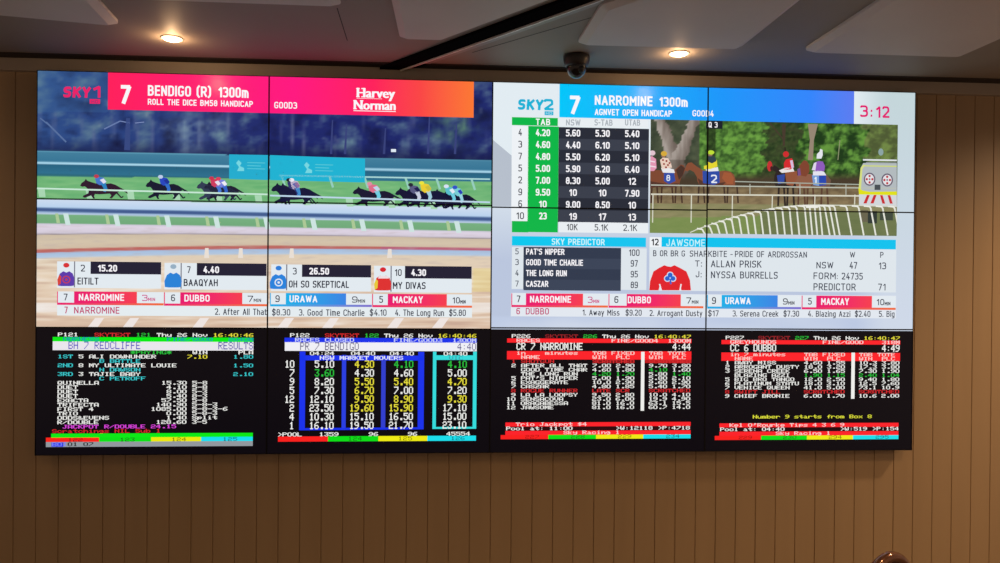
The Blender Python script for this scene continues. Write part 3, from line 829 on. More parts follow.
# predictor
grad(512, 236, 646, 247, [(0, (0, 200, 238)), (1, (20, 196, 240))], 2)
text('SKY PREDICTOR', 551.7, 604.6, 244.6, 6.2, (205, 246, 252), 3, 0.01)
rect(512, 246.9, 646.4, 290, (222, 230, 236), 2)
rect(523.6, 246.9, 620.8, 290, (48, 58, 78), 3)
for k, (n, nm, x1, v) in enumerate((('5', "PAT'S NIPPER", 564.4, '100'), ('3', 'GOOD TIME CHARLIE', 583, '97'), ('4', 'THE LONG RUN', 566.8, '95'), ('7', 'CASZAR', 548.2, '89'))):
    yb = 254.3 + 10.75 * k
    if k % 2: rect(523.6, yb - 7.2, 620.8, yb + 4.4, (58, 68, 88), 4)
    text(n, 515.3, 518.7, yb, 6.0, (70, 76, 90), 3); text(nm, 526, x1, yb + 0.2, 6.1, WH, 5, 0.012)
    wd = 10.5 if len(v) == 3 else 7.2
    text(v, 634.3 - wd / 2, 634.3 + wd / 2, yb + 1.6, 6.6, (60, 66, 80), 3)

# runner profile
rect(649.6, 237, 896, 292.5, (222, 230, 236), 2)
rect(661.6, 236.9, 896, 249.4, (4, 194, 238), 3); rect(650, 237.2, 661.6, 247, (240, 244, 248), 3)
text('12', 651.6, 658.7, 245.4, 6.8, (28, 30, 36), 4, 0.01); text('JAWSOME', 666.4, 705, 246.0, 7.0, (200, 246, 252), 4)
IK = (52, 58, 74)
text('B OR BR G', 653.2, 685, 256.2, 6.0, IK, 3); text('SHARKBITE', 689.8, 727, 256.6, 6.1, IK, 3); text('-', 730.4, 732.8, 256.8, 5, IK, 3); text('PRIDE OF ARDROSSAN', 735, 807, 257.0, 6.1, IK, 3)
text('W', 850, 855.2, 257.6, 5.8, IK, 3); text('P', 880.3, 883.6, 257.7, 5.8, IK, 3)
text('T:', 695, 702, 266.6, 6.2, IK, 3); text('J:', 695.8, 701.6, 277.3, 6.2, IK, 3)
text('ALLAN PRISK', 711, 761.4, 267.2, 7.0, IK, 3); text('NYSSA BURRELLS', 711, 777.8, 278.2, 7.0, IK, 3)
text('NSW', 816.5, 833.4, 268.4, 6.6, IK, 3); text('47', 849.6, 857.3, 268.7, 6.8, IK, 3); text('13', 879, 886.2, 269.2, 6.8, IK, 3)
text('FORM', 813.6, 835.8, 279.2, 6.8, IK, 3); text(':', 836.8, 838, 279.0, 5.4, IK, 3); text('24735', 841.8, 862.9, 279.5, 6.8, IK, 3)
text('PREDICTOR', 813.6, 855.7, 290.2, 7.0, IK, 3); text('71', 878.2, 885.6, 290.4, 6.8, IK, 3)
poly([(649.3, 290.3), (650.2, 281), (653.5, 271.5), (659, 268), (664.5, 265.2), (667.5, 266.4), (671, 266.8), (674.5, 265.2), (679.5, 267.6), (686.5, 271.5), (690, 280), (691, 290.3), (681.5, 290.3), (680.5, 286), (679.5, 290.3), (661, 290.3), (660, 285), (658.6, 290.3)], (224, 36, 44), 3)
for (dx_, dy_) in ((0, -2.6), (-2.8, 0.9), (2.8, 0.9)): ell(670.2 + dx_, 277.6 + dy_, 3.4, 3.4, (205, 220, 240), 4)
for (dx_, dy_) in ((0, -2.6), (-2.8, 0.9), (2.8, 0.9)): ell(670.2 + dx_, 277.6 + dy_, 2.4, 2.4, (40, 100, 205), 5)
line(670.2, 279, 671, 284.2, 1.6, (40, 100, 205), 5)
line(659.6, 284, 661.4, 290.4, 1.3, (235, 235, 240), 4); line(681.2, 284, 680, 290.4, 1.3, (235, 235, 240), 4)

rect(511, 292.9, 896, 318.4, (226, 232, 240), 2)
racetag(511.4, 526, 583, 608, 293.3, '7', (516.8, 520.4), 'NARROMINE', (530, 571), '3', (587.8, 599.2), mc=(205, 60, 130), h=11.6)
racetag(608.6, 626.8, 680.8, 703.4, 294.0, '6', (614.4, 618.4), 'DUBBO', (627.8, 650.9), '7', (686.3, 698.4), h=11.6)
racetag(707.2, 721.8, 777.7, 801.2, 294.9, '9', (712, 716), 'URAWA', (725.3, 750.6), '9', (783, 794.5), blue=True, h=11.6)
racetag(801.8, 816.4, 872, 895.8, 295.6, '5', (808.2, 811.8), 'MACKAY', (821.2, 849), '10', (876.8, 890.5), h=11.6)
text('6', 516.4, 520, 314.3, 6.4, RD, 3); text('DUBBO', 525.8, 548.9, 314.4, 6.4, RD, 3)
text('1. Away Miss', 582.6, 619.6, 315.4, 6.0, G2, 3); text('$9.20', 625.6, 641.7, 315.6, 6.0, G2, 3)
text('2. Arrogant Dusty', 649.6, 702.4, 316.0, 6.0, G2, 3); text('$17', 708.2, 718.8, 316.3, 6.0, G2, 3)
text('3. Serena Creek', 732.7, 778.3, 316.5, 6.0, G2, 3); text('$7.30', 783.6, 799.2, 316.6, 6.0, G2, 3)
text('4. Blazing Azzi', 808, 850.4, 316.7, 6.0, G2, 3); text('$2.40', 855, 870.5, 316.8, 6.0, G2, 3); text('5. Big', 879, 894.6, 316.9, 6.0, G2, 3)

# ---- paddock picture
def paddock(px, py):
    if py < 186:
        n = fbm(px / 11, py / 9, 2.0, 4)
        if px < 700:
            c = mix((52, 62, 48), (84, 92, 70), 0.5 + n * 1.4)
            for (x0, x1, w0, w1) in ((660, 678, 5.5, 8), (695, 676, 4.5, 8)):
                t = max(0, min(1, (py - 120) / 45)); xc = x0 + (x1 - x0) * t; ww = w0 + (w1 - w0) * t
                d = abs(px - xc)
                if d < ww + fbm(py / 6, px / 30, 31.0, 2) * 4: c = mix((168, 158, 150), (112, 100, 92), (px - xc + ww) / (2 * ww) + fbm(px / 3, py / 14, 6, 2) * 0.6)
            if py > 160: c = mix(c, (58, 50, 42), 0.35)
        else:
            xn = px + 16 * fbm(px / 12, py / 10, 11.0, 3)
            m2 = fbm(px / 4.0, py / 3.2, 21.0, 3)
            c = mix((30, 58, 26), (100, 150, 62), 0.40 + n * 2.0 + m2 * 0.9)
            if xn < 766 and py < 172: c = mix(c, (118, 172, 74), 0.38 + m2 * 0.5)
            if 766 < xn < 802: c = mix(c, (52, 54, 38), 0.6 + n)
            if xn > 866: c = mix(c, (126, 122, 78), 0.5)
            if 706 < px < 716: c = mix(c, (24, 34, 20), 0.6)
        if py > 172: c = mix(c, (70, 58, 44), (py - 172) / 8)
        return c
    if py < 204:
        n = fbm(px / 9, py / 4, 3.0, 3)
        return mix((92, 76, 56), (138, 120, 88), 0.45 + n + (py - 186) / 40)
    n = fbm(px / 16, py / 3, 4.0, 3)
    c = mix((150, 142, 104), (124, 126, 84), 0.5 + n)
    if py > 218 + (px - 650) * -0.02 and px < 760: c = mix(c, (112, 146, 72), 0.6)
    if px > 760 and py > 212: c = mix(c, (88, 108, 66), 0.6)
    return c
a = W(650.8, 119.2); b = W(896.8, 236.0)
field((a[0], b[1], b[0], a[1]), paddock, 130, 150, 3)
WINDOW = (a[0], b[1], b[0], a[1])
rect(706, 120.5, 722.6, 128.9, (28, 34, 44), 5); text('Q 3', 708.6, 717.6, 127.4, 5.6, WH, 6, 0.01)
# tree stems
poly([(808, 124), (818, 124), (814, 140), (813, 160), (808, 160), (810, 140)], (150, 134, 116), 4)
poly([(782, 124), (786, 124), (785, 146), (783, 146)], (70, 58, 46), 4); line(770, 123, 784, 140, 1.2, (70, 58, 46), 4)
line(840, 140, 838, 160, 0.9, (140, 146, 110), 4); ell(881, 152, 2.6, 3.6, (140, 165, 165), 4)

BAY, BAYD, DARKC = (132, 80, 58), (84, 54, 44), (44, 36, 36)
def legs(xs, y0=186, y1=203, c=(72, 52, 42), w_=1.6):
    for k, x in enumerate(xs): line(x, y0, x + (1.2 if k % 2 else -0.8), y1, w_, c, 4)
# leading pair at the left
legs((652, 657, 662, 672, 676, 681), c=(70, 48, 38))
poly([(645, 171), (650, 170.5), (658, 170), (672, 172), (677, 168), (681, 164.5), (684, 165.5), (685.5, 170), (683, 175), (681, 178), (679, 185.5), (672, 187.5), (660, 186), (652, 188), (645, 187)], (126, 72, 50), 5)
poly([(645, 180), (655, 182), (668, 184), (679, 183), (677, 187), (660, 187), (645, 188)], BAYD, 6)
poly([(676, 170), (681, 165), (685, 168), (683, 175), (679, 180)], (74, 50, 42), 6)
poly([(664, 173), (674, 172.5), (675.5, 181), (669, 184), (664, 181)], (50, 76, 165), 7); text('8', 666.4, 670.2, 181, 6.2, (226, 232, 242), 8, 0.01)
poly([(661, 168), (666, 167), (674, 169.5), (675, 173), (663, 172.6)], (232, 232, 236), 8)
poly([(660, 160), (663, 157.5), (668, 158), (671, 163), (672, 167.5), (662, 169.5)], (232, 206, 190), 8)
for q in ((663, 160), (666.5, 161), (664, 164), (668, 165), (666, 167.3), (669.6, 163)): ell(*q, 1.1, 1.0, (150, 52, 48), 9, 8)
ell(664, 153.6, 3.1, 2.6, (214, 170, 60), 9); ell(663.4, 156.2, 2.0, 1.6, (150, 108, 90), 8)
poly([(648, 158), (652, 156), (656, 159), (656.6, 168), (654, 171), (648, 171)], (226, 150, 178), 8); line(650, 161, 655, 162, 1.2, (240, 220, 230), 9); line(650, 166, 656, 167, 1.2, (240, 220, 230), 9)
ell(652.4, 153, 3.0, 2.6, (226, 196, 208), 9)
# second horse with cloth 2
legs((699, 703.5, 709, 724, 728, 737), 185, 203, (66, 50, 42))
poly([(684.8, 170), (686, 166), (688, 163), (691.5, 162.3), (697, 166.5), (703, 170.2), (708, 171.6), (718, 171.6), (724, 170.6), (730, 171.4), (734, 174.6), (735.6, 180), (735, 185.6), (728, 186.8), (718, 185.4), (708, 186.4), (700, 185.6), (697.5, 181), (697, 177), (694, 172), (690, 169.8), (687, 171.4)], (134, 78, 54), 5)
poly([(697.6, 178), (704, 182), (718, 183), (726, 182), (722, 186), (708, 187), (700, 186)], BAYD, 6)
poly([(724, 172), (731, 173), (734, 178), (733, 184), (727, 184), (722, 178)], (160, 88, 56), 6)
poly([(702.6, 171), (719.4, 171), (719.8, 182.5), (714, 185), (703, 183)], (46, 76, 165), 7); text('2', 711, 717, 183, 8.4, (232, 236, 244), 8, 0.01)
poly([(705.6, 169.4), (718, 167), (718.6, 171), (707, 171.6)], (232, 232, 236), 8)
poly([(708, 159.6), (717, 160), (717.4, 166.4), (711, 169.2), (704, 169), (704, 166), (707.6, 165)], (230, 214, 50), 8)
poly([(707.6, 156), (714.6, 156.4), (716.6, 161), (712, 163.4), (707.4, 161.4)], (48, 66, 78), 9)
ell(711, 152.4, 3.4, 2.2, (190, 222, 56), 9); ell(710.4, 154.8, 2.2, 1.6, (140, 110, 90), 8)
# dark horse with the red hood
legs((779, 784, 788, 793), 186, 206, (48, 40, 38), 2.0)
line(785, 147, 785.6, 153, 1.2, (40, 34, 30), 8)
poly([(771, 169), (774.5, 165), (779, 168), (783, 171.5), (797, 171), (799, 180), (796, 187), (786, 188.5), (776, 187.4), (774, 181), (774.6, 175), (776, 172)], DARKC, 5)
poly([(785, 171.6), (797, 171), (797.6, 178), (793, 186), (786.6, 184.6)], (146, 84, 58), 6)
ell(769.8, 166.2, 2.6, 5.2, (196, 48, 52), 7); ell(771.6, 168.4, 1.4, 2.4, (60, 34, 36), 8)
poly([(777, 175.4), (785, 174), (784.2, 183), (778.2, 184)], (48, 74, 160), 7)
poly([(779, 170.4), (786, 167.6), (793, 168), (794.4, 171.4), (782, 173)], (232, 228, 228), 8)
poly([(784, 163), (786, 159.4), (792, 158.2), (793.6, 162), (794, 167), (791, 169.4), (784, 170)], (214, 42, 48), 8); poly([(790, 160.6), (792.6, 160), (794, 167.4), (791.6, 168.4)], (214, 190, 220), 9)
ell(786, 154.2, 3.0, 3.0, (206, 44, 48), 9)
# chestnut seen from the front, with its rider in purple
legs((799, 804, 808, 813, 822, 827), 187, 205, (92, 64, 50), 1.8)
poly([(811, 174), (826, 173.6), (831, 180), (830, 187), (820, 188), (812, 188)], (112, 84, 72), 5)
poly([(796, 176), (801, 174), (811, 174), (813.6, 182), (809, 188.4), (797, 188.4), (795, 182)], (142, 92, 70), 6)
poly([(799.6, 165.4), (802.6, 161.6), (804, 160.2), (807, 161), (809.4, 165), (809.4, 172), (806, 176.6), (800.4, 175.4), (798, 171)], (128, 68, 48), 7)
poly([(797.4, 169), (800, 168), (801, 175), (798, 176)], (120, 80, 140), 8)
poly([(812, 175), (819, 175), (819.2, 186), (813.4, 185)], (120, 160, 215), 7); text('1', 814.4, 816.6, 183.6, 7, (236, 240, 246), 8, 0.01)
poly([(819, 176), (826, 175), (826.4, 185), (819.2, 186)], (40, 72, 175), 7)
poly([(813, 171.4), (818, 170.4), (824, 171.6), (826.4, 175.4), (813, 175.4)], (228, 228, 238), 8)
poly([(815, 162.4), (819, 161), (823, 161.6), (825, 166), (824.4, 171), (814.6, 171.4)], (142, 92, 186), 8); poly([(811.8, 170), (814, 163), (816.6, 162), (815.4, 170.6)], (222, 214, 234), 9)
poly([(816.6, 158.6), (817, 154), (819.6, 151.6), (820.2, 148.8), (822.6, 149.8), (822.8, 155), (821.4, 158.6)], (228, 230, 236), 9)
# running rails
for (x0, y0, x1, y1, c, wd) in ((651, 185, 896, 188.4, (186, 190, 176), 1.2), (651, 194.2, 860, 195.9, (216, 214, 196), 1.5), (735, 181.5, 860, 184.5, (170, 178, 165), 1.0)):
    line(x0, y0, x1, y1, wd, c, 10)
for x, h in ((653, 28), (691.5, 28), (732.5, 27), (772.5, 14), (815, 14), (855, 10)): line(x, 194.6, x - 0.4, 194.6 + h, 1.1, (214, 214, 196), 10)
for x in (750, 800, 846): line(x, 184, x, 195, 0.8, (186, 190, 176), 10)
# van seen from behind
rect(861, 210, 868, 222, (104, 100, 78), 4); rect(868, 211, 877, 223.4, (48, 58, 54), 4); rect(880, 212, 893, 220.4, (64, 74, 62), 4)
poly([(858.8, 190), (860.6, 168), (863.4, 163), (896.8, 163), (896.8, 192), (859, 192)], (178, 186, 190), 10)
poly([(858.6, 189), (860.6, 168), (863.2, 164.6), (865, 165), (862.4, 169), (861, 189)], (214, 222, 128), 11); line(863.6, 165.8, 896.8, 166.4, 1.2, (206, 216, 120), 11)
line(863, 159.8, 896.8, 160.4, 1.6, (224, 228, 232), 11); line(866, 162.6, 896.8, 163, 0.8, (150, 156, 160), 11)
poly([(858.4, 188), (863, 190.6), (870, 191.8), (896.8, 191.4), (896.8, 195.2), (859, 194.4)], (224, 224, 28), 12)
poly([(859, 194.2), (896.8, 195), (896.8, 207), (859, 206)], (210, 214, 218), 11)
for (xa, xb) in ((863.4, 867), (870.4, 873.8)): poly([(xa, 203.4), (xb, 195), (xb + 2.8, 195), (xa + 3.2, 203.4)], (200, 44, 50), 12)
for (xa, xb) in ((880, 882.4), (887.6, 890)): poly([(xa, 195.2), (xa + 2.6, 195.2), (xb + 2.8, 203.6), (xb, 203.6)], (200, 44, 50), 12)
for (x, yy) in ((869.6, 179.2), (887.2, 180)):
    ell(x, yy, 5.8, 6.6, (104, 92, 112), 11, 20); ell(x, yy, 4.5, 5.2, (228, 226, 230), 12, 20)
    for (a_, b_) in ((0, -3.2), (0, 3.2), (-2.8, 0), (2.8, 0)): ell(x + a_, yy + b_, 1.2, 1.3, (190, 60, 70), 13, 8)
    ell(x, yy, 0.9, 1.0, (120, 110, 130), 13, 8)
rect(874.6, 184.6, 880.4, 190, (70, 78, 84), 13)
# white hooped rail sweeping round the foreground
hp = []
for k in range(27):
    x = 703 + 7.4 * k * (1 - 0.006 * k) ; hp.append(x)
def crest(x):
    if x < 815: t = (x - 690) / 125.0; return 232.5 - 27.5 * math.sin(max(0, t) * math.pi / 2) ** 0.9
    return 205.0 + (x - 815) * 0.012
px0 = None
xs_ = [690 + 5 * k for k in range(42)]
for xa, xb in zip(xs_[:-1], xs_[1:]):
    if xb < 898: line(xa, crest(xa), xb + 0.3, crest(xb), 1.0, (214, 214, 200), 13)
x = 700
while x < 893:
    yt = crest(x); dx_ = 3.2 if x < 800 else 4.0
    yb = 235.4
    line(x - 3, yt + 0.3, x + dx_ - 1, yt + 0.9, 1.6, (236, 236, 228), 13); line(x + dx_ - 1.2, yt + 0.8, x + dx_ + .3, yt + 3.4, 1.6, (232, 232, 222), 13)
    if yb - yt > 5: line(x + dx_, yt + 3, x + dx_ + (2.6 if x < 820 else 5.0), yb, 1.6, (228, 229, 218), 13)
    x += 7.2 if x < 800 else (5 if x < 830 else 12)
poly([(806, 205), (818, 205), (818, 208), (806, 208)], (236, 236, 228), 13)

WINDOW = None
# ------------------------------------------------------------------ text pages
FONT = {}
_src = """
!0000 5F0000|#147F147F14|$242A7F2A12|&3649562050|'0008070300|(001C224100|)0041221C00|*2A1C7F1C2A|+08083E0808|,0080703000|-0808080808|.0000606000|/2010080402|03E4141413E|100427F4000|27249494946|3214149 4D33|41814127F10|52745454539|63C4A494931|74121110907|83649494936|9464949291E|:0000240000|>0041221408|A7E1111117E|B7F49494936|C3E41414122|D7F4141413E|E7F49494941|F7F09090901|G3E41415173|H7F0808087F|I00417F4100|J2040413F01|K7F08142241|L7F40404040|M7F021C027F|N7F0408107F|O3E4141413E|P7F09090906|Q3E4151215E|R7F09192946|S2649494932|T03017F0103|U3F4040403F|V1F2040201F|W3F4038403F|X6314081463|Y0304780403|Z6159494D43|a2054547840|b7F28444438|c3844444428|d384444287F|e3854545418|f00087E0902|g18A4A49C78|h7F08040478|i00447D4000|k7F10284400|l00417F4000|m7C04780478|n7C08040478|o3844444438|pFC18242418|r7C08040408|s4854545424|t04043F4424|u3C4040207C|v1C2040201C|w3C4030403C|x4428102844|y4C9090907C
"""
for ent in _src.replace('\n', '').split('|'):
    ch = ent[0]; hx = ent[1:].replace(' ', '')
    if ch == '!': hx = '00005F0000'
    FONT[ch] = [int(hx[k * 2:k * 2 + 2], 16) for k in range(5)]

class Page:
    """40-column text page: left edge pixel of column 0, right edge pixel of column 38, centre rows at the left"""
    def __init__(s, xl, xr, y0, yn, n, ncol=38, yref=None):
        a = W(xl, y0); b = W(xr, y0); c = W(xl, yn)
        s.x = a[0]; s.cw = (b[0] - a[0]) / (ncol - 0.17); s.z = a[1]; s.rh = (a[1] - c[1]) / n
    def put(s, row, col, txt, c, layer=3, double=False, fat=1.4, tall=1.0):
        color = rgb(*c)
        h = s.rh * (2 if double else 1)
        zt = s.z - row * s.rh + s.rh / 2
        ph = h / 8.1 * tall; pw = s.cw / 6.0
        for k, ch in enumerate(txt):
            if ch == ' ' or ch not in FONT: continue
            cols = FONT[ch]
            for ci in range(5):
                bits = cols[ci]; r = 0
                while r < 8:
                    if bits >> r & 1:
                        r1 = r
                        while r1 < 7 and bits >> (r1 + 1) & 1: r1 += 1
                        x0 = s.x + (col + k) * s.cw + ci * pw - pw * (fat - 1) / 2
                        emit_poly([(x0, zt - (r1 + 1) * ph), (x0 + pw * fat, zt - (r1 + 1) * ph), (x0 + pw * fat, zt - r * ph), (x0, zt - r * ph)], layer, color)
                        r = r1
                    r += 1
    def bar(s, row, xa, xb, c, layer=1, rows=1, top=0.0):
        a = W(xa, 400)[0]; b = W(xb, 400)[0]
        zt = s.z - row * s.rh + s.rh / 2 - top * s.rh
        wrect(a, zt - rows * s.rh, b, zt, c, layer)

Wt = (240, 240, 236); Y = (232, 222, 60); G = (40, 190, 60); Cn = (56, 200, 205); Rd = (212, 40, 44); RB = (252, 34, 42); Mg = (222, 70, 222)
ROWS = (2,)
# first page
p = Page(57.9, 253.1, 334.8, 422.7, 20)
p.put(0, 0, 'P121', Wt); p.put(0, 7, 'SKYTEXT', Rd); p.put(0, 15, '121', G); p.put(0, 19, 'Thu 26 Nov', Wt); p.put(0, 30, '16:40:46', Y)
p.bar(1, 52.2, 253, (0, 236, 20)); p.put(1, 1, 'HARNESS', (20, 150, 170)); p.put(1, 21, 'FINE/GOOD', (20, 150, 170)); p.put(1, 33, '2040M', (20, 150, 170))
p.bar(2, 52.2, 253, (232, 230, 236), rows=2); p.put(2, 2, 'BH 7 REDCLIFFE', (92, 88, 190), double=True, fat=1.0); p.put(2, 31, 'RESULTS', (92, 88, 170), double=True, fat=1.0)
p.put(4, 14, '*PAYING*', G); p.put(4, 26, 'WIN', Wt); p.put(4, 35, 'PLA', Wt)
for r, a_, n_, nm, jk, w_, pl in ((5, '1ST', '5', 'ALI DOWNUNDER', 'B BATTLE', '7.10', '1.80'), (7, '2ND', '8', 'MY ULTIMATE LOUIE', 'N DAWSON', None, '1.50'), (9, '3RD', '3', 'TAJIE BABY', 'C PETROFF', None, '2.10')):
    p.put(r + 1, 8, jk, Cn, 2)
    p.put(r, 0, a_, Cn); p.put(r, 4, n_, Wt); p.put(r, 6, nm, Wt, 3)
    if w_: p.put(r, 25, w_, Y)
    p.put(r, 34, pl, Cn)
for r, nm, c_, v, cb in ((11, 'QUINELLA', 20, '15.30', '5-8'), (12, 'DUET', 21, '4.10', '5-8'), (13, 'DUET', 21, '8.00', '5-3'), (14, 'DUET', 21, '5.40', '8-3'), (15, 'EXACTA', 20, '57.50', '5-8'),
                         (16, 'TRIFECTA', 19, '140.90', '5-8-3'), (17, 'FIRST 4', 18, '1085.00', '5-8-3-6'), (18, 'TRIO', 21, '0.00', '5-8-3'), (19, 'ODDS&EVENS', 21, '1.40', 'Split'), (20, 'R/DOUBLE', 19, '128.60', '3-5')):
    p.put(r, 0, nm, Wt); p.put(r, c_, v, Wt); p.put(r, 26, cb, Wt)
p.put(21, 1, 'JACKPOT R/DOUBLE 24.15', Mg); p.put(22, -1, 'Scratchings NIL Sub 1', Rd)
p.bar(23, 51.2, 253, (6, 232, 22)); p.bar(24, 46, 99.2, (250, 36, 24), top=-0.1); p.bar(24, 99.2, 151.2, (6, 226, 22), top=-0.1); p.bar(24, 151.2, 201.2, (236, 232, 10), top=-0.1); p.bar(24, 201.2, 253, (20, 222, 240), top=-0.1)
p.bar(25, 46, 253, (146, 152, 158), top=-0.1, rows=1.15)
p.put(24, 2, '122', (120, 10, 10), 3, fat=.9); p.put(24, 12, '123', (20, 80, 20), 3, fat=.9); p.put(24, 22, '124', (100, 90, 10), 3, fat=.9); p.put(24, 32, '125', (10, 70, 90), 3, fat=.9)
p.bar(25, 51.5, 63.5, (50, 60, 225), 2); p.put(25, -1, 'BOI', (120, 130, 250), 4); p.put(25, 2, '01', (20, 20, 24), 3); p.put(25, 5, '07', (20, 20, 24), 3)

# second page
p = Page(290.2, 476.1, 335.5, 434.8, 22)
BL = (24, 50, 235)
p.put(0, 0, 'P122', Wt); p.put(0, 7, 'SKYTEXT', Rd); p.put(0, 15, '122', G); p.put(0, 19, 'Thu 26 Nov', Wt); p.put(0, 30, '16:40:46', Y)
p.bar(1, 284, 476.3, BL); p.put(1, 1, 'RACES CLOSED', (205, 212, 250)); p.put(1, 21, 'FINE/GOOD3', (205, 212, 250)); p.put(1, 33, '1300M', (205, 212, 250))
p.bar(2, 284.3, 476.3, (240, 240, 246), rows=2, top=-0.1); p.put(2, 2, 'PR 7 BENDIGO', (110, 105, 135), double=True, fat=1.0); p.put(2, 34, '4:40', (110, 105, 150), double=True, fat=1.0)
for c_, s_ in ((4, '04:24'), (12.3, '04:40'), (20.2, '04:40'), (31.2, '04:40')): p.put(4, c_, s_, Wt)
rect(299.6, 351.5, 304.8, 430.2, BL, 1); rect(299.6, 355.4, 423.6, 360.6, BL, 1); rect(342, 355, 345.6, 430, (40, 62, 225), 1); rect(381.4, 355, 385.2, 429, (48, 62, 205), 1)
rect(418.2, 351.8, 423.6, 429, BL, 1); rect(299.6, 428.2, 423.6, 429.0, BL, 2); poly([(299.6, 428.2), (423.6, 427.3), (423.6, 429.4), (299.6, 430.4)], BL, 1)
CF = (52, 220, 220)
rect(433, 351.6, 435.8, 429, CF, 1); rect(473.2, 351.6, 476.2, 428.8, CF, 1); rect(433, 355.3, 476.2, 360, CF, 2); rect(433, 427.0, 476.2, 428.8, CF, 1)
p.put(5, 6, 'NSW MARKET MOVERS', (232, 236, 252)); p.put(5, 32.3, 'VIC', (60, 160, 170), 4)
nums = ['10', '7', '9', '5', '12', '2', '4', '1']
cols_ = [(5, 5, ['5.10', '3.60', '8.20', '7.30', '12.10', '23.50', '10.30', '16.10'], 'wgwwwwww'), (13.1, 0, ['4.30', '4.30', '5.50', '6.70', '9.50', '19.60', '15.10', '19.50'], 'ywyyyyww'),
         (21.1, 0, ['4.10', '4.60', '5.40', '7.00', '8.90', '15.90', '16.50', '21.70'], 'gwywyyww'), (32.1, 0, ['4.10', '5.00', '4.70', '7.20', '9.30', '17.10', '15.00', '23.10'], 'gwywywww')]
for k in range(8):
    rr = 6 + 2 * k - 0.05 * k
    p.put(rr, 1 - len(nums[k]), nums[k], Wt, double=True, tall=0.95)
    for (c_, _, vs_, cs_) in cols_:
        v = vs_[k]; p.put(rr, c_ + 4 - len(v), v, {'w': Wt, 'g': G, 'y': Y}[cs_[k]], double=True, tall=0.95)
p.put(22, -2.4, '>POOL', Wt); p.put(22, 6, '1359', Wt); p.put(22, 16, '96', Wt); p.put(22, 24, '96', Wt); p.put(22, 31.9, '45554', Wt)
for a_, b_, c_ in ((278.2, 328.2, (250, 32, 30)), (328.2, 378.6, (8, 222, 24)), (378.6, 427.6, (238, 234, 20)), (427.6, 476.3, (24, 222, 236))): p.bar(23, a_, b_, c_, 4, top=-0.12, rows=1.15)
for c_, s_, q in ((11.8, '124', (20, 90, 20)), (22, '125', (100, 95, 10)), (32.8, '126', (10, 90, 100))): p.put(23, c_, s_, q, 5, fat=.9)

# third page
def race_page(p, left, right, head, kind, going, dist, title, clock, first, rows_, sep, sepbot, seps):
    p.put(0, 0, head, Wt); p.put(0, 7, 'SKYTEXT', (150, 34, 40)); p.put(0, 15, head[1:], G); p.put(0, 19, 'Thu 26 Nov', Wt); p.put(0, 30, '16:40:47', Y)
    p.bar(1, left, right, RB); p.put(1, 1, kind, (252, 205, 205)); p.put(1, 21, going, (252, 205, 205)); p.put(1, 38 - len(dist), dist, (252, 205, 205))
    p.put(2, 1, title, Wt, double=True); p.put(2, 34, clock, Wt, double=True)
    p.bar(4, left, right, RB, rows=2); q = (250, 205, 200)
    p.put(4, 1, first, q); p.put(5, 2, 'NAME', q)
    p.put(4, 17, 'TAB', q); p.put(4, 21, 'FIXED', q); p.put(4, 29, 'TAB', q); p.put(4, 33, 'TOTE', q)
    for c_ in (17, 29): p.put(5, c_, 'WIN', q)
    for c_ in (22, 34): p.put(5, c_, 'PLC', q)
    for r, n_, nm, vals in rows_:
        red = vals[0] == 'R'
        if red:
            p.put(r, 1 - len(n_), n_, Rd); p.put(r, 2, nm, Rd); p.put(r, 17, vals[1], Rd); p.put(r, 29, vals[2], Rd); continue
        p.put(r, 1 - len(n_), n_, Wt); p.put(r, 2, nm, Wt)
        for v, c_ in zip(vals, (17, 22, 29, 34)):
            g_ = v.endswith('g'); p.put(r, c_, v.rstrip('g'), G if g_ else Wt)
    rect(sep[0], sep[1], sep[2], sep[3], Wt, 4)

p = Page(511.9, 690.7, 336.3, 407.8, 17)
p.bar(6, 594, 634, (130, 18, 22), 1, rows=0.8); p.bar(6, 644.5, 691, (190, 26, 30), 1, rows=0.8)
race_page(p, 506.6, 691, 'P226', 'RACES', 'FINE/GOOD4', '1300M', 'CR 7 NARROMINE', '4:44', 'in    minutes',
    [(6, '1', 'SHOTGUN', ('R', 'SCRATCHED', 'SCRATCHED')), (7, '2', 'AFTER ALL THAT', ('7.00', '2.90', '9.70', '3.80')), (8, '', 'GOOD TIME CHAR', ('4.60', '1.80', '4.10g', '1.60')),
     (9, '', 'THE LONG RUN', ('4.20g', '1.70g', '5.80', '1.40g')), (10, '5', "PAT'S NIPPER", ('5.00', '1.90', '5.80', '2.10')), (11, '6', 'EXAGGERATE', ('10.0', '2.90', '9.60', '2.90')),
     (12, '7', 'CASZAR', ('4.80', '1.85', '5.40', '1.70')), (13, '8', 'ROGUE RUNNER', ('R', 'LATE SCR', 'SCRATCHED')), (14, '9', 'LA LA LOOPSY', ('9.50', '2.80', '10.0', '4.10')),
     (15, '10', 'SENSACOVA', ('23.0', '6.00', '19.9', '4.90')), (16, '11', 'ORAGABESSA', ('81.0', '16.0', '63.1', '15.5')), (17, '12', 'JAWSOME', ('81.0', '16.0', '60.7', '14.0'))],
    (641.2, 351.8, 644.1, 410.8), 0, 0)
p.bar(21, 505.6, 691, RB); p.bar(22, 505.6, 691, (46, 6, 12)); p.bar(23, 505.6, 691, RB)
p.put(21, 1, 'Trio Jackpot $4', (252, 205, 205)); p.put(22, -1, 'Pool at: 11:00', Wt); p.put(22, 22, '>W:12118 >P:4718', Wt); p.put(23, 11, 'Sky Racing 1', (252, 205, 205))
for a_, b_, c_ in ((501, 548.6, (250, 32, 30)), (548.6, 596.4, (8, 222, 24)), (596.4, 643.6, (238, 234, 20)), (643.6, 691, (24, 222, 236))): p.bar(24, a_, b_, c_, 2)
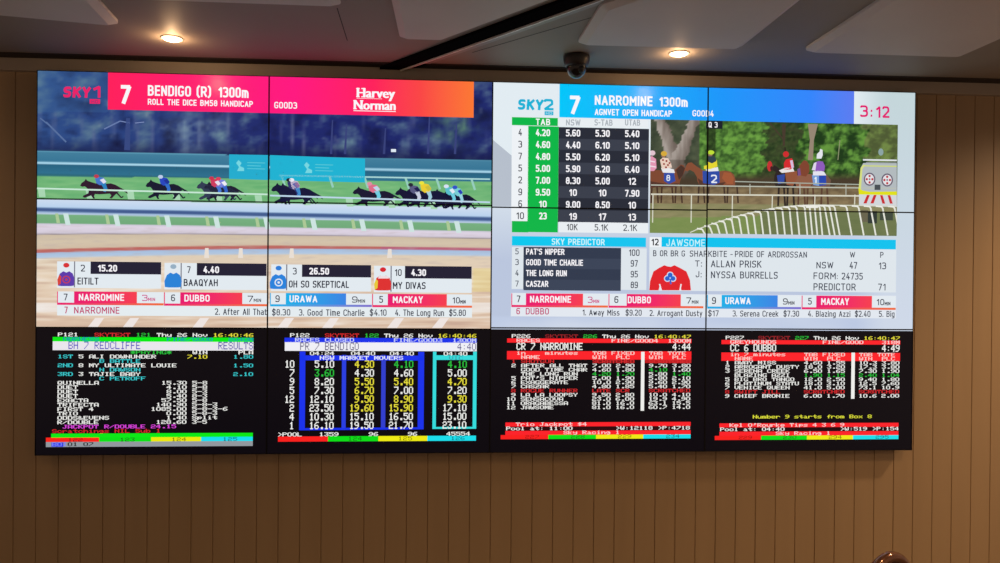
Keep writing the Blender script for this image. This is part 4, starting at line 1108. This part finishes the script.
for c_, s_, q in ((3, '227', (150, 16, 16)), (12.6, '228', (20, 90, 20)), (22.5, '229', (100, 95, 10)), (32.8, '234', (10, 90, 100))): p.put(24, c_, s_, q, 4, fat=.9)

# fourth page
p = Page(725.9, 899.7, 337.9, 396.3, 14)
race_page(p, 721, 899.8, 'P227', 'GREYHOUNDS', 'FINE/GOOD', '318M', 'CC 6 DUBBO', '4:49', 'in 7 minutes',
    [(6, '1', 'AWAY MISS', ('4.60', '1.55', '10.3', '3.80')), (7, '2', 'ARROGANT DUSTY', ('18.0', '3.20', '17.3', '3.80')), (8, '3', 'SERENA CREEK', ('6.50', '1.65', '7.30', '1.90')),
     (9, '', 'BLAZING AZZI', ('1.90g', '1.15g', '2.40g', '1.04g')), (10, '5', 'BIG BRO TANGO', ('12.0', '2.50', '9.40', '1.80')), (11, '6', 'PLATINUM STATU', ('18.0', '3.10', '12.5', '7.60')),
     (12, '7', 'VENICE QUEEN', ('41.0', '5.00', '73.1', '10.9')), (13, '8', 'SWIFT JILL', ('R', 'SCRATCHED', 'SCRATCHED')), (14, '9', 'CHIEF BRONIE', ('6.00', '1.70', '10.6', '2.00'))],
    (851.6, 352.6, 854.6, 398.8), 0, 0)
p.put(19, 6, 'Number 9 starts from Box 8', (226, 226, 60))
p.bar(21, 719.8, 899, RB); p.bar(22, 719.8, 899, (34, 4, 10)); p.bar(23, 719.8, 899, RB)
p.put(21, 1, "Kel O'Rourke Tips 4 3 6 9", (252, 205, 205)); p.put(22, -1, 'Pool at: 04:40', Wt); p.put(22, 25, '>W:519 >P:154', Wt); p.put(23, 11, 'Sky Racing 1', (252, 205, 205))
for a_, b_, c_ in ((715.2, 761.6, (250, 32, 30)), (761.6, 807.4, (8, 222, 24)), (807.4, 853.5, (238, 234, 20)), (853.5, 899, (24, 222, 236))): p.bar(24, a_, b_, c_, 2)
for c_, s_, q in ((3, '229', (150, 16, 16)), (12.6, '230', (20, 90, 20)), (22.5, '294', (100, 95, 10)), (32.8, '295', (10, 90, 100))): p.put(24, c_, s_, q, 4, fat=.9)
ROWS = None
bpy.data.objects.remove(_to); bpy.data.curves.remove(_tc)

# ------------------------------------------------------------------ the twelve display panels
LABELS = {
 (0, 0): 'top left video wall display with the pink Bendigo race title',
 (1, 0): 'video wall display with the orange end of the title banner above racing horses',
 (2, 0): 'video wall display with blue banner 7 Narromine above green and black odds columns',
 (3, 0): 'top right video wall display with the red 3:12 clock and a van',
 (0, 1): 'video wall display showing the white name cards Eitilt and Baaqyah under the track rail',
 (1, 1): 'video wall display showing the white name cards Oh So Skeptical and My Divas',
 (2, 1): 'video wall display showing the predictor list and a red racing jersey',
 (3, 1): 'video wall display showing jockey and trainer names below a white hooped rail',
 (0, 2): 'black text page display with a white Redcliffe results line, bottom left corner of the wall',
 (1, 2): 'black text page display with blue and cyan boxed columns of prices',
 (2, 2): 'black text page display with red bars headed CR 7 Narromine',
 (3, 2): 'black text page display headed CC 6 Dubbo, bottom right of the wall'}
for P in PANELS:
    i, j = P['i'], P['j']; x0, z0, x1, z1 = P['r']
    cx, cz = (x0 + x1) / 2, (z0 + z1) / 2
    root = empty('display_panel', (cx, 0.03, cz))
    tag(root, LABELS[(i, j)], 'screen', 'video wall displays')
    hw, hh = (x1 - x0) / 2, (z1 - z0) / 2
    e = 0.0033          # bezel width
    bm = bmesh.new()
    # casing behind the glass
    add_box(bm, -hw - e, hw + e, -0.0265, 0.024, -hh - e, hh + e)
    for (a0, a1, b0, b1) in ((-hw - e, hw + e, hh, hh + e), (-hw - e, hw + e, -hh - e, -hh), (-hw - e, -hw, -hh, hh), (hw, hw + e, -hh, hh)):
        add_box(bm, a0, a1, -0.0315, -0.0264, b0, b1)
    link('casing', bm, M_BEZEL, root)
    bm = bmesh.new()
    for sx in (-0.3, 0.3): add_box(bm, sx - 0.03, sx + 0.03, 0.0235, 0.0598, -0.22, 0.22, 0.002)
    add_box(bm, -0.34, 0.34, 0.030, 0.045, 0.10, 0.15); add_box(bm, -0.34, 0.34, 0.030, 0.045, -0.15, -0.10)
    link('wall_bracket', bm, M_BLACK, root)
    me = bpy.data.meshes.new('picture_screen')
    me.from_pydata([(v[0] - cx, v[1] - 0.03, v[2] - cz) for v in P['V']], [], P['Fc'])
    ca = me.color_attributes.new('picture', 'FLOAT_COLOR', 'CORNER')
    flat = []
    for c in P['C']: flat += [c[0], c[1], c[2], 1.0]
    ca.data.foreach_set('color', flat)
    me.materials.append(M_SCREEN)
    me.update()
    o = bpy.data.objects.new('picture_screen', me); COL.objects.link(o); o.parent = root
    print('panel', i, j, len(P['Fc']))
